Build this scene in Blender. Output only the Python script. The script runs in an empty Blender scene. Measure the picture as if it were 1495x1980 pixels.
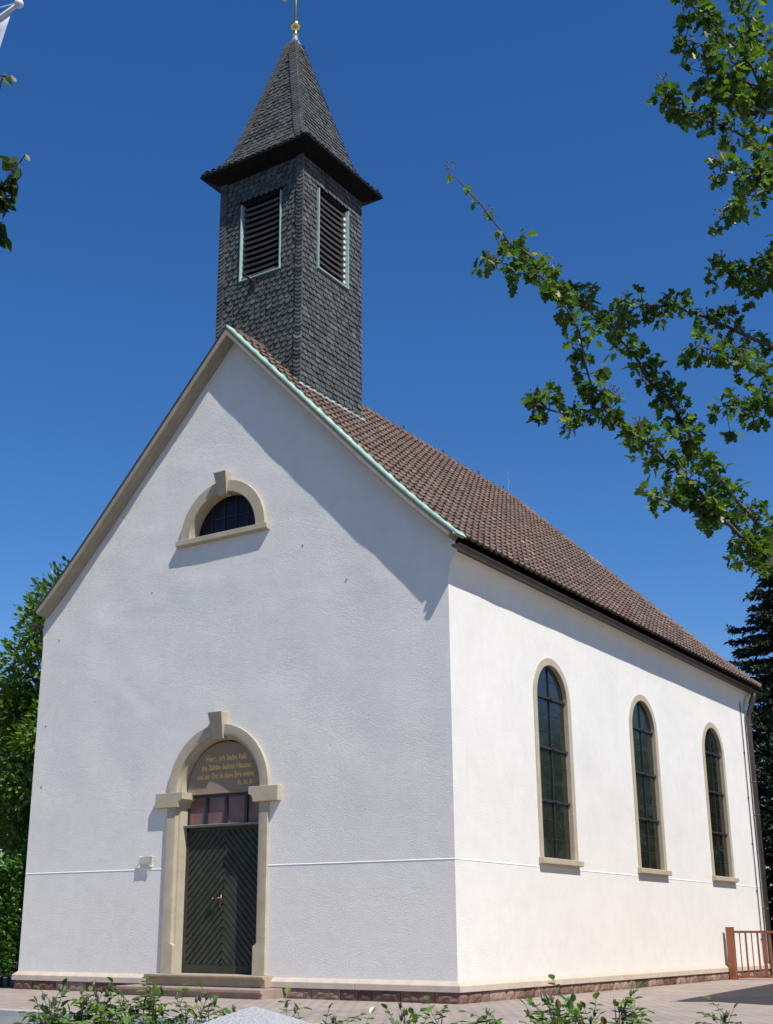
import bpy, math, random
from math import sin, cos, pi, radians, sqrt, atan2, hypot
from mathutils import Vector, Matrix
from mathutils.geometry import tessellate_polygon

random.seed(11)
sc = bpy.context.scene
COL = sc.collection

# ------------------------------------------------------------------ camera
cam_d = bpy.data.cameras.new("camera")
cam = bpy.data.objects.new("camera", cam_d)
COL.objects.link(cam)
cam.location = (9.452, -16.726, 0.670)
cam.rotation_euler = (pi / 2 + 0.30665, 0.0, 0.59218)
cam_d.sensor_fit = 'VERTICAL'
cam_d.sensor_height = 24.0
cam_d.lens = 2427.3 / 1980 * 24.0
cam_d.shift_x = 62.89 / 1980
cam_d.shift_y = 44.23 / 1980
cam_d.clip_end = 3000
sc.camera = cam

# ------------------------------------------------------------------ light
SUN = Vector((2.45, -1.0, 3.70)).normalized()
EL = math.asin(SUN.z)
world = bpy.data.worlds.new("World")
sc.world = world
world.use_nodes = True
wn = world.node_tree
sky = wn.nodes.new('ShaderNodeTexSky')
sky.sky_type = 'NISHITA'
sky.sun_disc = False
sky.sun_elevation = EL
sky.sun_rotation = atan2(SUN.x, SUN.y)
sky.altitude = 0
sky.air_density = 1.0
sky.dust_density = 0.15
sky.ozone_density = 5.0
bg = wn.nodes['Background']
bg.inputs['Strength'].default_value = 0.106
hsv = wn.nodes.new('ShaderNodeHueSaturation')   # deep blue of a very clear day
hsv.inputs['Saturation'].default_value = 1.26
hsv.inputs['Hue'].default_value = 0.508
wn.links.new(sky.outputs['Color'], hsv.inputs['Color'])
wn.links.new(hsv.outputs['Color'], bg.inputs['Color'])

sun_d = bpy.data.lights.new("sun", 'SUN')
sun_d.energy = 4.6
sun_d.angle = radians(0.5)
sun_d.color = (1.0, 0.978, 0.945)
sun = bpy.data.objects.new("sun", sun_d)
COL.objects.link(sun)
sun.rotation_euler = (-SUN).to_track_quat('-Z', 'Y').to_euler()

sc.view_settings.view_transform = 'Standard'
sc.view_settings.look = 'None'
sc.view_settings.exposure = 0.25
sc.view_settings.gamma = 1.0

# ------------------------------------------------------------------ materials
class NT:
    def __init__(s, name):
        s.m = bpy.data.materials.new(name)
        s.m.use_nodes = True
        s.t = s.m.node_tree
        s.b = s.t.nodes['Principled BSDF']
        s.out = s.t.nodes['Material Output']
    def n(s, typ, **kw):
        o = s.t.nodes.new(typ)
        for k, v in kw.items():
            if k in o.inputs.keys():
                o.inputs[k].default_value = v
            else:
                setattr(o, k, v)
        return o
    def l(s, a, b):
        s.t.links.new(a, b)
    def coords(s, kind='Object'):
        return s.n('ShaderNodeTexCoord').outputs[kind]
    def noise(s, scale, detail=4, rough=.55, vec=None):
        o = s.n('ShaderNodeTexNoise')
        o.inputs['Scale'].default_value = scale
        o.inputs['Detail'].default_value = detail
        o.inputs['Roughness'].default_value = rough
        s.l(vec if vec is not None else s.coords(), o.inputs['Vector'])
        return o.outputs['Fac']
    def ramp(s, fac, stops):
        o = s.n('ShaderNodeValToRGB')
        e = o.color_ramp.elements
        while len(e) < len(stops):
            e.new(.5)
        for i, (p, c) in enumerate(stops):
            e[i].position = p
            e[i].color = (c[0], c[1], c[2], 1)
        s.l(fac, o.inputs['Fac'])
        return o.outputs['Color']
    def mix(s, fac, a, b, mode='MIX'):
        o = s.n('ShaderNodeMix')
        o.data_type = 'RGBA'
        o.blend_type = mode
        for v, i in ((fac, 0), (a, 6), (b, 7)):
            if hasattr(v, 'is_linked'):
                s.l(v, o.inputs[i])
            elif i == 0:
                o.inputs[i].default_value = v
            else:
                o.inputs[i].default_value = (v[0], v[1], v[2], 1)
        return o.outputs[2]
    def bump(s, h, strength=.5, dist=.01, prev=None):
        o = s.n('ShaderNodeBump')
        o.inputs['Strength'].default_value = strength
        o.inputs['Distance'].default_value = dist
        s.l(h, o.inputs['Height'])
        if prev is not None:
            s.l(prev, o.inputs['Normal'])
        return o.outputs['Normal']
    def base(s, c):
        if hasattr(c, 'is_linked'):
            s.l(c, s.b.inputs['Base Color'])
        else:
            s.b.inputs['Base Color'].default_value = (c[0], c[1], c[2], 1)
    def nrm(s, n):
        s.l(n, s.b.inputs['Normal'])
    def set(s, **kw):
        for k, v in kw.items():
            s.b.inputs[k.replace('_', ' ')].default_value = v

M = {}

def simple(name, c, rough=.6, var=.12, scale=9, bump=0., bscale=60, metal=0., spec=.5):
    t = NT(name)
    f = t.noise(scale, 5)
    lo = [x * (1 - var) for x in c]
    hi = [min(1, x * (1 + var)) for x in c]
    t.base(t.ramp(f, [(.3, lo), (.7, hi)]))
    t.set(Roughness=rough, Metallic=metal)
    t.b.inputs['Specular IOR Level'].default_value = spec
    if bump:
        t.nrm(t.bump(t.noise(bscale, 4), bump, .01))
    M[name] = t.m
    return t

def plaster():
    t = NT('plaster')
    big = t.noise(.55, 5, .6)
    med = t.noise(4.0, 5, .6)
    c = t.ramp(big, [(.30, (.735, .69, .62)), (.52, (.80, .75, .665)), (.75, (.83, .78, .695))])
    c = t.mix(.35, c, t.ramp(med, [(.35, (.73, .69, .62)), (.65, (.84, .795, .72))]))
    # faint vertical run marks and specks
    mp = t.n('ShaderNodeMapping')
    mp.inputs['Scale'].default_value = (7, 7, .45)
    t.l(t.coords(), mp.inputs['Vector'])
    st = t.noise(1.0, 3, .6, mp.outputs['Vector'])
    c = t.mix(t.ramp(st, [(.62, (0, 0, 0)), (.80, (.22, .22, .22))]), c, (.62, .63, .63))
    t.base(c)
    t.set(Roughness=.9)
    t.b.inputs['Specular IOR Level'].default_value = .15
    v = t.n('ShaderNodeTexVoronoi')
    v.inputs['Scale'].default_value = 46
    t.l(t.coords(), v.inputs['Vector'])
    n1 = t.bump(t.noise(42, 7, .74), .40, .03)
    n2 = t.bump(t.noise(3.2, 4, .6), .07, .06, n1)
    t.nrm(n2)
    M['plaster'] = t.m
plaster()
simple('smooth_white', (.82, .82, .81), .8, .02)

def stone(name, c, c2, sc_=5, bump=.25):
    t = NT(name)
    f = t.noise(sc_, 6, .6)
    col = t.ramp(f, [(.3, c), (.7, c2)])
    g = t.noise(90, 3, .7)
    col = t.mix(.18, col, t.ramp(g, [(.35, [x * .6 for x in c]), (.65, c2)]))
    t.base(col)
    t.set(Roughness=.85)
    t.b.inputs['Specular IOR Level'].default_value = .2
    t.nrm(t.bump(t.noise(70, 5, .7), bump, .006))
    M[name] = t.m
stone('sandstone', (.40, .335, .230), (.50, .43, .31))
stone('sandstone_pale', (.50, .405, .315), (.62, .515, .41))
stone('sandstone_pink', (.28, .19, .15), (.40, .29, .23))
stone('step_stone', (.33, .27, .185), (.43, .36, .26))
stone('mortar', (.25, .20, .16), (.34, .29, .24))
stone('granite', (.25, .245, .235), (.52, .51, .49), 130, .7)

def uvmat(name, stops, rough=.5, second=None, bump=None, trans=0., tcol=None, spec=.5, noise_mix=0.):
    """colour picked by a per-piece random number stored in UV.x"""
    t = NT(name)
    sep = t.n('ShaderNodeSeparateXYZ')
    t.l(t.coords('UV'), sep.inputs[0])
    c = t.ramp(sep.outputs['X'], stops)
    if noise_mix:
        f = t.noise(7, 5, .65)
        c = t.mix(noise_mix, c, t.ramp(f, [(.3, (.35, .35, .35)), (.7, (1.3, 1.3, 1.3))]), 'MULTIPLY')
    t.base(c)
    t.set(Roughness=rough)
    t.b.inputs['Specular IOR Level'].default_value = spec
    if bump:
        t.nrm(t.bump(t.noise(bump[0], 4, .6), bump[1], .01))
    if trans:
        tr = t.n('ShaderNodeBsdfTranslucent')
        o = t.mix(1.0, c, tcol or (1.4, 1.5, .5), 'MULTIPLY')
        t.l(o, tr.inputs['Color'])
        mx = t.n('ShaderNodeMixShader')
        mx.inputs[0].default_value = trans
        t.l(t.b.outputs[0], mx.inputs[1])
        t.l(tr.outputs[0], mx.inputs[2])
        t.l(mx.outputs[0], t.out.inputs['Surface'])
    M[name] = t.m
    return t

uvmat('slate', [(0, (.048, .050, .046)), (.45, (.100, .102, .092)), (.85, (.150, .150, .132)), (1, (.27, .26, .225))], .58, bump=(30, .5), noise_mix=.5, spec=.3)
uvmat('roof_tile', [(0, (.11, .068, .052)), (.4, (.156, .104, .078)), (.8, (.200, .136, .104)), (1, (.32, .18, .13))], .72, bump=(45, .4), noise_mix=.45, spec=.3)
uvmat('hawthorn_leaf', [(0, (.034, .070, .014)), (.55, (.090, .165, .026)), (.88, (.18, .27, .04)), (1, (.32, .28, .045))], .42, trans=.44)
uvmat('linden_leaf', [(0, (.018, .036, .012)), (.6, (.045, .085, .022)), (.85, (.10, .15, .04)), (1, (.36, .36, .15))], .40, trans=.30)
uvmat('laurel_leaf', [(0, (.035, .078, .010)), (.6, (.10, .18, .020)), (1, (.20, .28, .035))], .40, trans=.25)
uvmat('hedge_leaf', [(0, (.030, .075, .012)), (.6, (.080, .175, .025)), (1, (.14, .25, .045))], .42, trans=.22)
uvmat('spruce_needle', [(0, (.008, .016, .007)), (.6, (.016, .030, .011)), (1, (.034, .055, .017))], .55, trans=.08)
uvmat('rose_leaf', [(0, (.045, .095, .020)), (.55, (.115, .205, .038)), (.88, (.21, .31, .055)), (1, (.20, .13, .05))], .34, trans=.36)
uvmat('rose_bud', [(0, (.05, .06, .022)), (.6, (.075, .05, .025)), (.9, (.09, .10, .035)), (1, (.09, .12, .035))], .5)
uvmat('haw_fruit', [(0, (.05, .05, .02)), (.6, (.16, .13, .04)), (1, (.22, .11, .05))], .5)
uvmat('red_stone', [(0, (.13, .070, .052)), (.5, (.24, .145, .110)), (1, (.38, .265, .205))], .9, bump=(60, .9), noise_mix=.55, spec=.2)
simple('bark', (.13, .105, .075), .85, .3, 14, .6, 40)
simple('dark_bark', (.06, .048, .036), .9, .3, 14, .6, 40)
simple('rose_stem', (.06, .075, .03), .6, .3, 20)
simple('copper_green', (.34, .50, .39), .65, .28, 5, .2, 20, 0., .3)
simple('zinc_grey', (.17, .19, .18), .5, .15, 6)
simple('copper_teal', (.33, .46, .42), .6, .12, 6, .15, 20, 0., .3)
simple('gutter_brown', (.060, .046, .036), .45, .25, 4)
simple('verge_stone', (.31, .265, .19), .85, .12, 5, .2, 40)
simple('dark_wood', (.008, .008, .009), .8, .2, 8, spec=.1)
simple('louvre_brown', (.075, .060, .052), .6, .25, 7, .2, 40)
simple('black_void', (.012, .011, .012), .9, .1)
simple('belfry_white', (.72, .70, .66), .7, .05)
simple('door_paint', (.052, .055, .041), .55, .15, 6, .12, 30, spec=.10)
simple('iron', (.03, .03, .032), .45, .2, 12)
simple('brass_knob', (.16, .13, .10), .35, .1, 10, metal=1.)
simple('gold', (.95, .66, .20), .22, .06, 10, metal=1.)
simple('gilt_letter', (.80, .49, .13), .5, .10, 20)
simple('tympanum', (.30, .225, .15), .85, .08, 4, .2, 60)
simple('rust_steel', (.26, .088, .036), .65, .22, 7, .2, 50)
simple('lead_sheet', (.25, .29, .29), .5, .15, 8)
simple('white_paint', (.80, .80, .79), .35, .03)
simple('box_beige', (.50, .45, .35), .4, .06)
simple('soil', (.07, .05, .035), .95, .3, 12, .8, 30)
simple('shadow_caster_wall', (.55, .53, .48), .9, .06, 4, .3, 50)
simple('mullion_dark', (.018, .02, .025), .4, .2)

def glass(name, c, rough, wob):
    t = NT(name)
    f = t.noise(3, 3)
    t.base(t.ramp(f, [(.3, [x * .7 for x in c]), (.7, [x * 1.3 for x in c])]))
    t.set(Roughness=rough)
    t.b.inputs['Specular IOR Level'].default_value = .75
    t.nrm(t.bump(t.noise(5, 2), wob, .02))
    M[name] = t.m
glass('leaded_glass', (.012, .014, .008), .06, .12)
glass('dark_glass', (.012, .011, .020), .25, .10)
M['dark_glass'].node_tree.nodes['Principled BSDF'].inputs['Specular IOR Level'].default_value = .22
glass('roof_reflect_glass', (.20, .095, .080), .14, .08)  # red put into the transom pane colour in place of mirrored house roofs
M['roof_reflect_glass'].node_tree.nodes['Principled BSDF'].inputs['Specular IOR Level'].default_value = .35

def flagmat():
    t = NT('flag_cloth')
    f = t.noise(3, 2)
    c = t.ramp(f, [(.35, (.66, .62, .70)), (.65, (.78, .76, .80))])
    t.base(c)
    t.set(Roughness=.8)
    tr = t.n('ShaderNodeBsdfTranslucent')
    t.l(c, tr.inputs['Color'])
    mx = t.n('ShaderNodeMixShader')
    mx.inputs[0].default_value = .4
    t.l(t.b.outputs[0], mx.inputs[1]); t.l(tr.outputs[0], mx.inputs[2])
    t.l(mx.outputs[0], t.out.inputs['Surface'])
    M['flag_cloth'] = t.m
flagmat()

def acrylic():
    t = NT('acrylic')
    t.base((.9, .9, .88))
    t.set(Roughness=.08, IOR=1.45)
    t.b.inputs['Transmission Weight'].default_value = .9
    M['acrylic'] = t.m
acrylic()

def paving():
    t = NT('block_paving')
    br = t.n('ShaderNodeTexBrick')
    br.offset = .5
    br.inputs['Scale'].default_value = 1.0
    br.inputs['Brick Width'].default_value = .22
    br.inputs['Row Height'].default_value = .115
    br.inputs['Mortar Size'].default_value = .010
    br.inputs['Mortar Smooth'].default_value = .3
    br.inputs['Bias'].default_value = -.1
    br.inputs['Color1'].default_value = (.355, .285, .240, 1)
    br.inputs['Color2'].default_value = (.43, .36, .31, 1)
    br.inputs['Mortar'].default_value = (.19, .155, .13, 1)
    mp = t.n('ShaderNodeMapping')
    mp.inputs['Rotation'].default_value = (0, 0, radians(12))
    t.l(t.coords(), mp.inputs['Vector'])
    t.l(mp.outputs['Vector'], br.inputs['Vector'])
    f = t.noise(.9, 6, .65)
    c = t.mix(.55, br.outputs['Color'], t.ramp(f, [(.3, (.62, .60, .58)), (.7, (1.15, 1.13, 1.1))]), 'MULTIPLY')
    t.base(c)
    t.set(Roughness=.9)
    t.b.inputs['Specular IOR Level'].default_value = .2
    inv = t.n('ShaderNodeMath', operation='SUBTRACT')
    inv.inputs[0].default_value = 1
    t.l(br.outputs['Fac'], inv.inputs[1])
    t.nrm(t.bump(t.noise(60, 4), .3, .006, t.bump(inv.outputs[0], .8, .006)))
    M['block_paving'] = t.m
paving()

def asphalt():
    t = NT('asphalt')
    f = t.noise(.8, 5)
    g = t.noise(160, 3, .8)
    c = t.ramp(f, [(.3, (.135, .135, .13)), (.7, (.175, .175, .17))])
    c = t.mix(.4, c, t.ramp(g, [(.35, (.09, .09, .09)), (.65, (.30, .30, .29))]))
    t.base(c)
    t.set(Roughness=.92)
    t.nrm(t.bump(g, .5, .006))
    M['asphalt'] = t.m
asphalt()
stone('kerb_stone', (.36, .34, .31), (.48, .46, .42), 8, .3)

# ------------------------------------------------------------------ mesh helpers
class MB:
    def __init__(s):
        s.v, s.f, s.uv = [], [], []
    def face(s, pts, uv=None):
        b = len(s.v)
        s.v.extend(tuple(p) for p in pts)
        s.f.append(tuple(range(b, b + len(pts))))
        s.uv.append(uv if uv is not None else (.5, .5))
    def mesh(s, verts, faces, uv=None):
        b = len(s.v)
        s.v.extend(tuple(p) for p in verts)
        for f in faces:
            s.f.append(tuple(b + i for i in f))
            s.uv.append(uv if uv is not None else (.5, .5))
    def box(s, a, b, uv=None):
        x0, y0, z0 = [min(a[i], b[i]) for i in range(3)]
        x1, y1, z1 = [max(a[i], b[i]) for i in range(3)]
        s.mesh([(x0, y0, z0), (x1, y0, z0), (x1, y1, z0), (x0, y1, z0), (x0, y0, z1), (x1, y0, z1), (x1, y1, z1), (x0, y1, z1)],
               [(0, 3, 2, 1), (4, 5, 6, 7), (0, 1, 5, 4), (1, 2, 6, 5), (2, 3, 7, 6), (3, 0, 4, 7)], uv)
    def prism(s, poly, f0, f1, uv=None):
        """poly: list of 2-tuples; f0,f1 map (a,b)->3D for both caps"""
        n = len(poly)
        v = [f0(*p) for p in poly] + [f1(*p) for p in poly]
        s.mesh(v, [tuple(range(n - 1, -1, -1)), tuple(range(n, 2 * n))] + [(i, (i + 1) % n, n + (i + 1) % n, n + i) for i in range(n)], uv)
    def tube(s, pts, r, seg=6, r1=None, caps=True, uv=None):
        pts = [Vector(p) for p in pts]
        n = len(pts)
        rings = []
        prev = None
        for i, p in enumerate(pts):
            d = (pts[min(i + 1, n - 1)] - pts[max(i - 1, 0)])
            if d.length < 1e-9:
                d = Vector((0, 0, 1))
            d.normalize()
            a = prev if prev is not None else (Vector((0, 0, 1)) if abs(d.z) < .9 else Vector((1, 0, 0)))
            u = d.cross(a).normalized()
            w = u.cross(d).normalized()
            prev = w
            rr = r if r1 is None else r + (r1 - r) * i / max(1, n - 1)
            rings.append([p + (u * cos(2 * pi * k / seg) + w * sin(2 * pi * k / seg)) * rr for k in range(seg)])
        v = [q for g in rings for q in g]
        f = []
        for i in range(n - 1):
            for k in range(seg):
                k2 = (k + 1) % seg
                f.append((i * seg + k, i * seg + k2, (i + 1) * seg + k2, (i + 1) * seg + k))
        if caps:
            f.append(tuple(range(seg - 1, -1, -1)))
            f.append(tuple((n - 1) * seg + k for k in range(seg)))
        s.mesh(v, f, uv)
    def lathe(s, prof, c, seg=16, axis=Vector((0, 0, 1))):
        c = Vector(c)
        a = Vector((1, 0, 0)) if abs(axis.z) > .9 else Vector((0, 0, 1))
        u = axis.cross(a).normalized(); w = axis.cross(u)
        v = []
        for r, h in prof:
            for k in range(seg):
                v.append(c + axis * h + (u * cos(2 * pi * k / seg) + w * sin(2 * pi * k / seg)) * r)
        f = []
        for i in range(len(prof) - 1):
            for k in range(seg):
                k2 = (k + 1) % seg
                f.append((i * seg + k, i * seg + k2, (i + 1) * seg + k2, (i + 1) * seg + k))
        s.mesh(v, f)
    def build(s, name, mat, parent=None, smooth=False, origin=None):
        root = parent
        while root is not None and root.parent is not None:
            root = root.parent
        o = Vector(origin) if origin is not None else (root.location.copy() if root is not None else Vector((0, 0, 0)))
        me = bpy.data.meshes.new(name)
        me.from_pydata([(x - o.x, y - o.y, z - o.z) for x, y, z in s.v], [], s.f)
        uvl = me.uv_layers.new(name='UVMap')
        flat = []
        for f, uv in zip(s.f, s.uv):
            flat.extend(list(uv) * len(f))
        uvl.data.foreach_set('uv', flat)
        me.materials.append(M[mat] if isinstance(mat, str) else mat)
        if smooth:
            me.polygons.foreach_set('use_smooth', [True] * len(me.polygons))
        me.update()
        ob = bpy.data.objects.new(name, me)
        if root is None:
            ob.location = o
        ob.parent = parent
        COL.objects.link(ob)
        return ob

def recalc(ob):
    import bmesh
    bm = bmesh.new(); bm.from_mesh(ob.data)
    bmesh.ops.remove_doubles(bm, verts=bm.verts, dist=1e-5)
    bmesh.ops.recalc_face_normals(bm, faces=bm.faces)
    bm.to_mesh(ob.data); bm.free()
    return ob

def smooth_by_angle(ob, ang=35):
    me = ob.data
    recalc(ob)
    me.polygons.foreach_set('use_smooth', [True] * len(me.polygons))
    me.set_sharp_from_angle(angle=radians(ang))
    return ob

def bevel(ob, w=.008, seg=2):
    recalc(ob)
    m = ob.modifiers.new('bevel', 'BEVEL')
    m.width = w; m.segments = seg; m.limit_method = 'ANGLE'; m.angle_limit = radians(40)
    return ob

def empty(name, label, cat, loc, group=None):
    o = bpy.data.objects.new(name, None)
    o.empty_display_size = .3
    o.location = loc
    COL.objects.link(o)
    o['label'] = label; o['category'] = cat
    if group: o['group'] = group
    return o

def tag(o, label, cat, group=None):
    o['label'] = label; o['category'] = cat
    if group: o['group'] = group
    return o

def struct(o):
    o['kind'] = 'structure'
    return o

R = random.random
def ru(a, b): return random.uniform(a, b)

# ------------------------------------------------------------------ ground
GZ = -0.31
def sheet(name, x0, x1, y0, y1, z, mat):
    m = MB(); m.face([(x0, y0, z), (x1, y0, z), (x1, y1, z), (x0, y1, z)])
    return struct(m.build(name, mat))
sheet('ground', -900, 900, -900, 900, GZ - .12, 'soil')
sheet('pavement', -70, 60, -4.42, 70, GZ, 'block_paving')
sheet('road', -90, 90, -11.0, -4.60, GZ - .075, 'asphalt')
m = MB()
x = -60.
while x < 50:
    m.box((x + .004, -4.60, GZ - .12), (x + .996, -4.42, GZ + .006)); x += 1.0
k = struct(m.build('kerb', 'kerb_stone')); bevel(k, .012)
m = MB()
x = -40.
while x < 50:
    m.box((x + .004, -11.16, GZ - .12), (x + .996, -11.0, GZ + .012)); x += 1.0
k = struct(m.build('kerb', 'kerb_stone')); bevel(k, .012)
# raised earth bed on the near side of the road, an uneven sheet
m = MB()
nx, ny = 60, 14
vs = []
for j in range(ny + 1):
    for i in range(nx + 1):
        xx = -20 + 45 * i / nx; yy = -11.17 - 4.2 * j / ny
        vs.append((xx, yy, GZ - .09 + .05 * sin(xx * 1.7) * cos(yy * 2.1) + ru(-.015, .015)))
m.mesh(vs, [(j * (nx + 1) + i, (j + 1) * (nx + 1) + i, (j + 1) * (nx + 1) + i + 1, j * (nx + 1) + i + 1) for j in range(ny) for i in range(nx)])
struct(m.build('planting_bed', 'soil', smooth=True))

# ------------------------------------------------------------------ church
W = 9.20; XC = -4.62; L = 15.25
XR = -4.54                      # ridge line; the west slope is a touch steeper than the east one
def RX(dx, sgn): return XR + (dx * .983 if sgn > 0 else -dx * .965)
RUN = 4.90
church = empty('church', 'white rendered chapel with slate bell tower and brown tiled roof', 'church', (XC, 0, GZ))

def roof_z(dx):
    dx = abs(dx)
    if dx < 3.3: return 11.635 - 1.034 * dx
    t = dx - 3.3
    return 11.635 - 1.034 * 3.3 - 1.034 * t + .050 * t * t

def FM(u, z, n): return (u, -n, z)          # facade plane
def SM(u, z, n): return (n, u, z)           # side plane (u = y)

def arch_pts(cx, z0, zs, half, n=20):
    p = [(cx - half, z0)]
    for i in range(n + 1):
        a = pi - pi * i / n
        p.append((cx + half * cos(a), zs + half * sin(a)))
    p.append((cx + half, z0))
    return p

def ring_sweep(m, mp, cx, z0, zs, stations, n=20):
    """stations: (half, normal offset); sweeps the jamb-and-arch profile"""
    paths = [[mp(u, z, nn) for u, z in arch_pts(cx, z0, zs, h, n)] for h, nn in stations]
    c = len(paths[0])
    for a, b in zip(paths, paths[1:]):
        m.mesh(a + b, [(i, i + 1, c + i + 1, c + i) for i in range(c - 1)])
    for e in (0, c - 1):
        pass

def wall_with_holes(m, mp, outer, holes):
    polys = [[Vector((u, z, 0)) for u, z in outer]] + [[Vector((u, z, 0)) for u, z in h] for h in holes]
    flat = [p for q in polys for p in q]
    tris = tessellate_polygon(polys)
    m.mesh([mp(p.x, p.y, 0) for p in flat], [tuple(t) for t in tris])

DX, LX = -4.58, -4.66          # door axis, lunette axis
WY = [3.62, 7.943, 12.266]     # side windows
m = MB()
# cove under the eaves
cove = [(0.0, 6.02), (.012, 6.10), (.04, 6.22), (.085, 6.34), (.15, 6.44), (.17, 6.46)]
right_edge = [(0, -.02)] + cove
gdx = (4.72, 4.3, 3.9, 3.5, 3.2, 2, 1)
gable_r = [(RX(d, 1), roof_z(d) - .09) for d in gdx]
outer = [(-W, -.02), (0, -.02)] + cove + gable_r + [(XR, roof_z(0) - .09)] + [(RX(d, -1), roof_z(d) - .09) for d in reversed(gdx)] + [(-W - u * .3, z) for u, z in reversed(cove)]
hole_door = arch_pts(DX, 0.0, 3.0, 1.0)
hole_lun = arch_pts(LX, 7.60, 7.601, .90)
wall_with_holes(m, FM, outer, [hole_door, hole_lun])
holes = [arch_pts(y, 1.87, 4.60, .70) for y in WY]
wall_with_holes(m, SM, [(0, -.02), (L, -.02), (L, 6.02), (0, 6.02)], holes)
# side coves, back and left walls
for a, b in zip(cove, cove[1:]):
    m.face([(a[0], 0, a[1]), (a[0], L, a[1]), (b[0], L, b[1]), (b[0], 0, b[1])])
    m.face([(-W - a[0] * .3, L, a[1]), (-W - a[0] * .3, 0, a[1]), (-W - b[0] * .3, 0, b[1]), (-W - b[0] * .3, L, b[1])])
m.face([(-W, L, -.02), (-W, 0, -.02), (-W, 0, 6.02), (-W, L, 6.02)])
m.face([(0, L, -.02), (-W, L, -.02), (-W, L, 6.46), (0, L, 6.46)])
wall = m.build('wall', 'plaster', church)
def undulate(ob):
    # old hand-thrown render: subdivide the flat faces and let them wander a centimetre or two
    import bmesh
    from mathutils import noise
    bm = bmesh.new(); bm.from_mesh(ob.data)
    bmesh.ops.remove_doubles(bm, verts=bm.verts, dist=1e-4)
    def cuts(axis, lo, hi, step):
        n = [0, 0, 0]; n[axis] = 1
        t = lo
        while t < hi:
            c = [0, 0, 0]; c[axis] = t
            bmesh.ops.bisect_plane(bm, geom=bm.verts[:] + bm.edges[:] + bm.faces[:], dist=1e-4, plane_co=c, plane_no=n)
            t += step
    off = church.location
    cuts(0, -W + .07 - off.x, -.02 - off.x, .21)
    cuts(1, .11 - off.y, L - .05, .30)
    cuts(2, 2.25 - off.z, 11.4 - off.z, .21)
    for v in bm.verts:
        x, y, z = v.co.x + XC, v.co.y, v.co.z + GZ
        k = min(1, max(0, (z - 2.3) / .8))
        if abs(y) < 1e-4 and x < -.02:
            k *= min(1, max(0, (-x - .05) / .5)) * min(1, max(0, (x + W - .05) / .5))
            if z < 4.6: k *= min(1, max(0, (abs(x - DX) - 1.4) / .4))
            dl = hypot((x - LX) / 1.1, (z - 8.0) / .85)
            k *= min(1, max(0, (dl - 1.0) / .4))
            v.co.y -= k * (.020 * noise.noise(Vector((x * 1.05, z * 1.05, 3.3))) + .008 * noise.noise(Vector((x * 2.6, z * 2.6, 7.1))) - .006)
        elif abs(x) < 1e-4 and .1 < y < L - .1 and z < 5.98:
            k *= min(1, (y - .1) / .5)
            for wy in WY: k *= min(1, max(0, (abs(y - wy) - .85) / .3)) if z < 5.45 else 1
            v.co.x += k * .014 * noise.noise(Vector((y * 1.3, z * 1.3, 1.7)))
    bmesh.ops.recalc_face_normals(bm, faces=bm.faces)
    bm.to_mesh(ob.data); bm.free()
    ob.data.polygons.foreach_set('use_smooth', [True] * len(ob.data.polygons))
    ob.data.set_sharp_from_angle(angle=radians(20))
undulate(wall)
# narrow white string line
m = MB()
def string_seg(mp, a, b):
    m.prism([(0, 1.702), (.004, 1.702), (.006, 1.706), (.006, 1.712), (0, 1.722)], lambda n, z: mp(a, z, n), lambda n, z: mp(b, z, n))
string_seg(FM, -W, DX - 1.10); string_seg(FM, DX + 1.10, .009)
for a, b in ((0, L),):
    string_seg(SM, a, b)
recalc(m.build('string_course', 'smooth_white', church))

# plinth: pale weathered cap with sloping top, red stone blocks below
m = MB()
capp = [(-.02, .0), (.0, .0), (.075, -.065), (.075, -.155), (-.02, -.155)]
def cap_run(pa, pb, na, nb):
    # pa/pb functions n->xy of the ends (mitred)
    m.prism(capp, lambda n, z: (*pa(n), z), lambda n, z: (*pb(n), z))
x0s = DX - 1.24; x1s = DX + 1.24
segs = [-W, -7.9, -6.9, x0s]
cuts = [(-W, -7.3), (-7.296, x0s), (x1s, -1.75), (-1.746, 0)]
for a, b in cuts:
    ca = (lambda n, a=a: (a - n, -n)) if a == -W else (lambda n, a=a: (a, -n))
    cb = (lambda n, b=b: (b + n, -n)) if b == 0 else (lambda n, b=b: (b, -n))
    cap_run(ca, cb, 0, 0)
ys = [0, 1.9, 4.1, 6.2, 8.4, 10.6, 12.8, L]
for a, b in zip(ys, ys[1:]):
    ca = (lambda n, a=a: (n, -n)) if a == 0 else (lambda n, a=a: (n, a + .004))
    cap_run(ca, (lambda n, b=b: (n, b)), 0, 0)
cap_run(lambda n: (-W - n, L), lambda n: (-W - n, -n), 0, 0)
plinth = bevel(m.build('plinth', 'sandstone_pale', church), .006)
# red rubble course: roughly hewn blocks with knobbly faces
m = MB()
def rough_block(mp, a, b, z0, z1, depth):
    nu = max(2, int((b - a) / .07)); nz = 3
    g = []
    for j in range(nz + 1):
        for i in range(nu + 1):
            e = (i in (0, nu)) or (j in (0, nz))
            n = depth - (.018 if e else 0) + (0 if e else ru(-.012, .016)) + (ru(-.004, .004) if e else 0)
            g.append(mp(a + (b - a) * i / nu, z0 + (z1 - z0) * j / nz, n))
    uv = (R(), R())
    m.mesh(g, [(j * (nu + 1) + i, j * (nu + 1) + i + 1, (j + 1) * (nu + 1) + i + 1, (j + 1) * (nu + 1) + i) for j in range(nz) for i in range(nu)], uv)
    # edges back to the mortar plane
    rim = [(a, z0), (b, z0), (b, z1), (a, z1)]
    for (p, q) in zip(rim, rim[1:] + rim[:1]):
        m.face([mp(*p, depth - .018), mp(*q, depth - .018), mp(*q, depth - .06), mp(*p, depth - .06)], uv)
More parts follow.
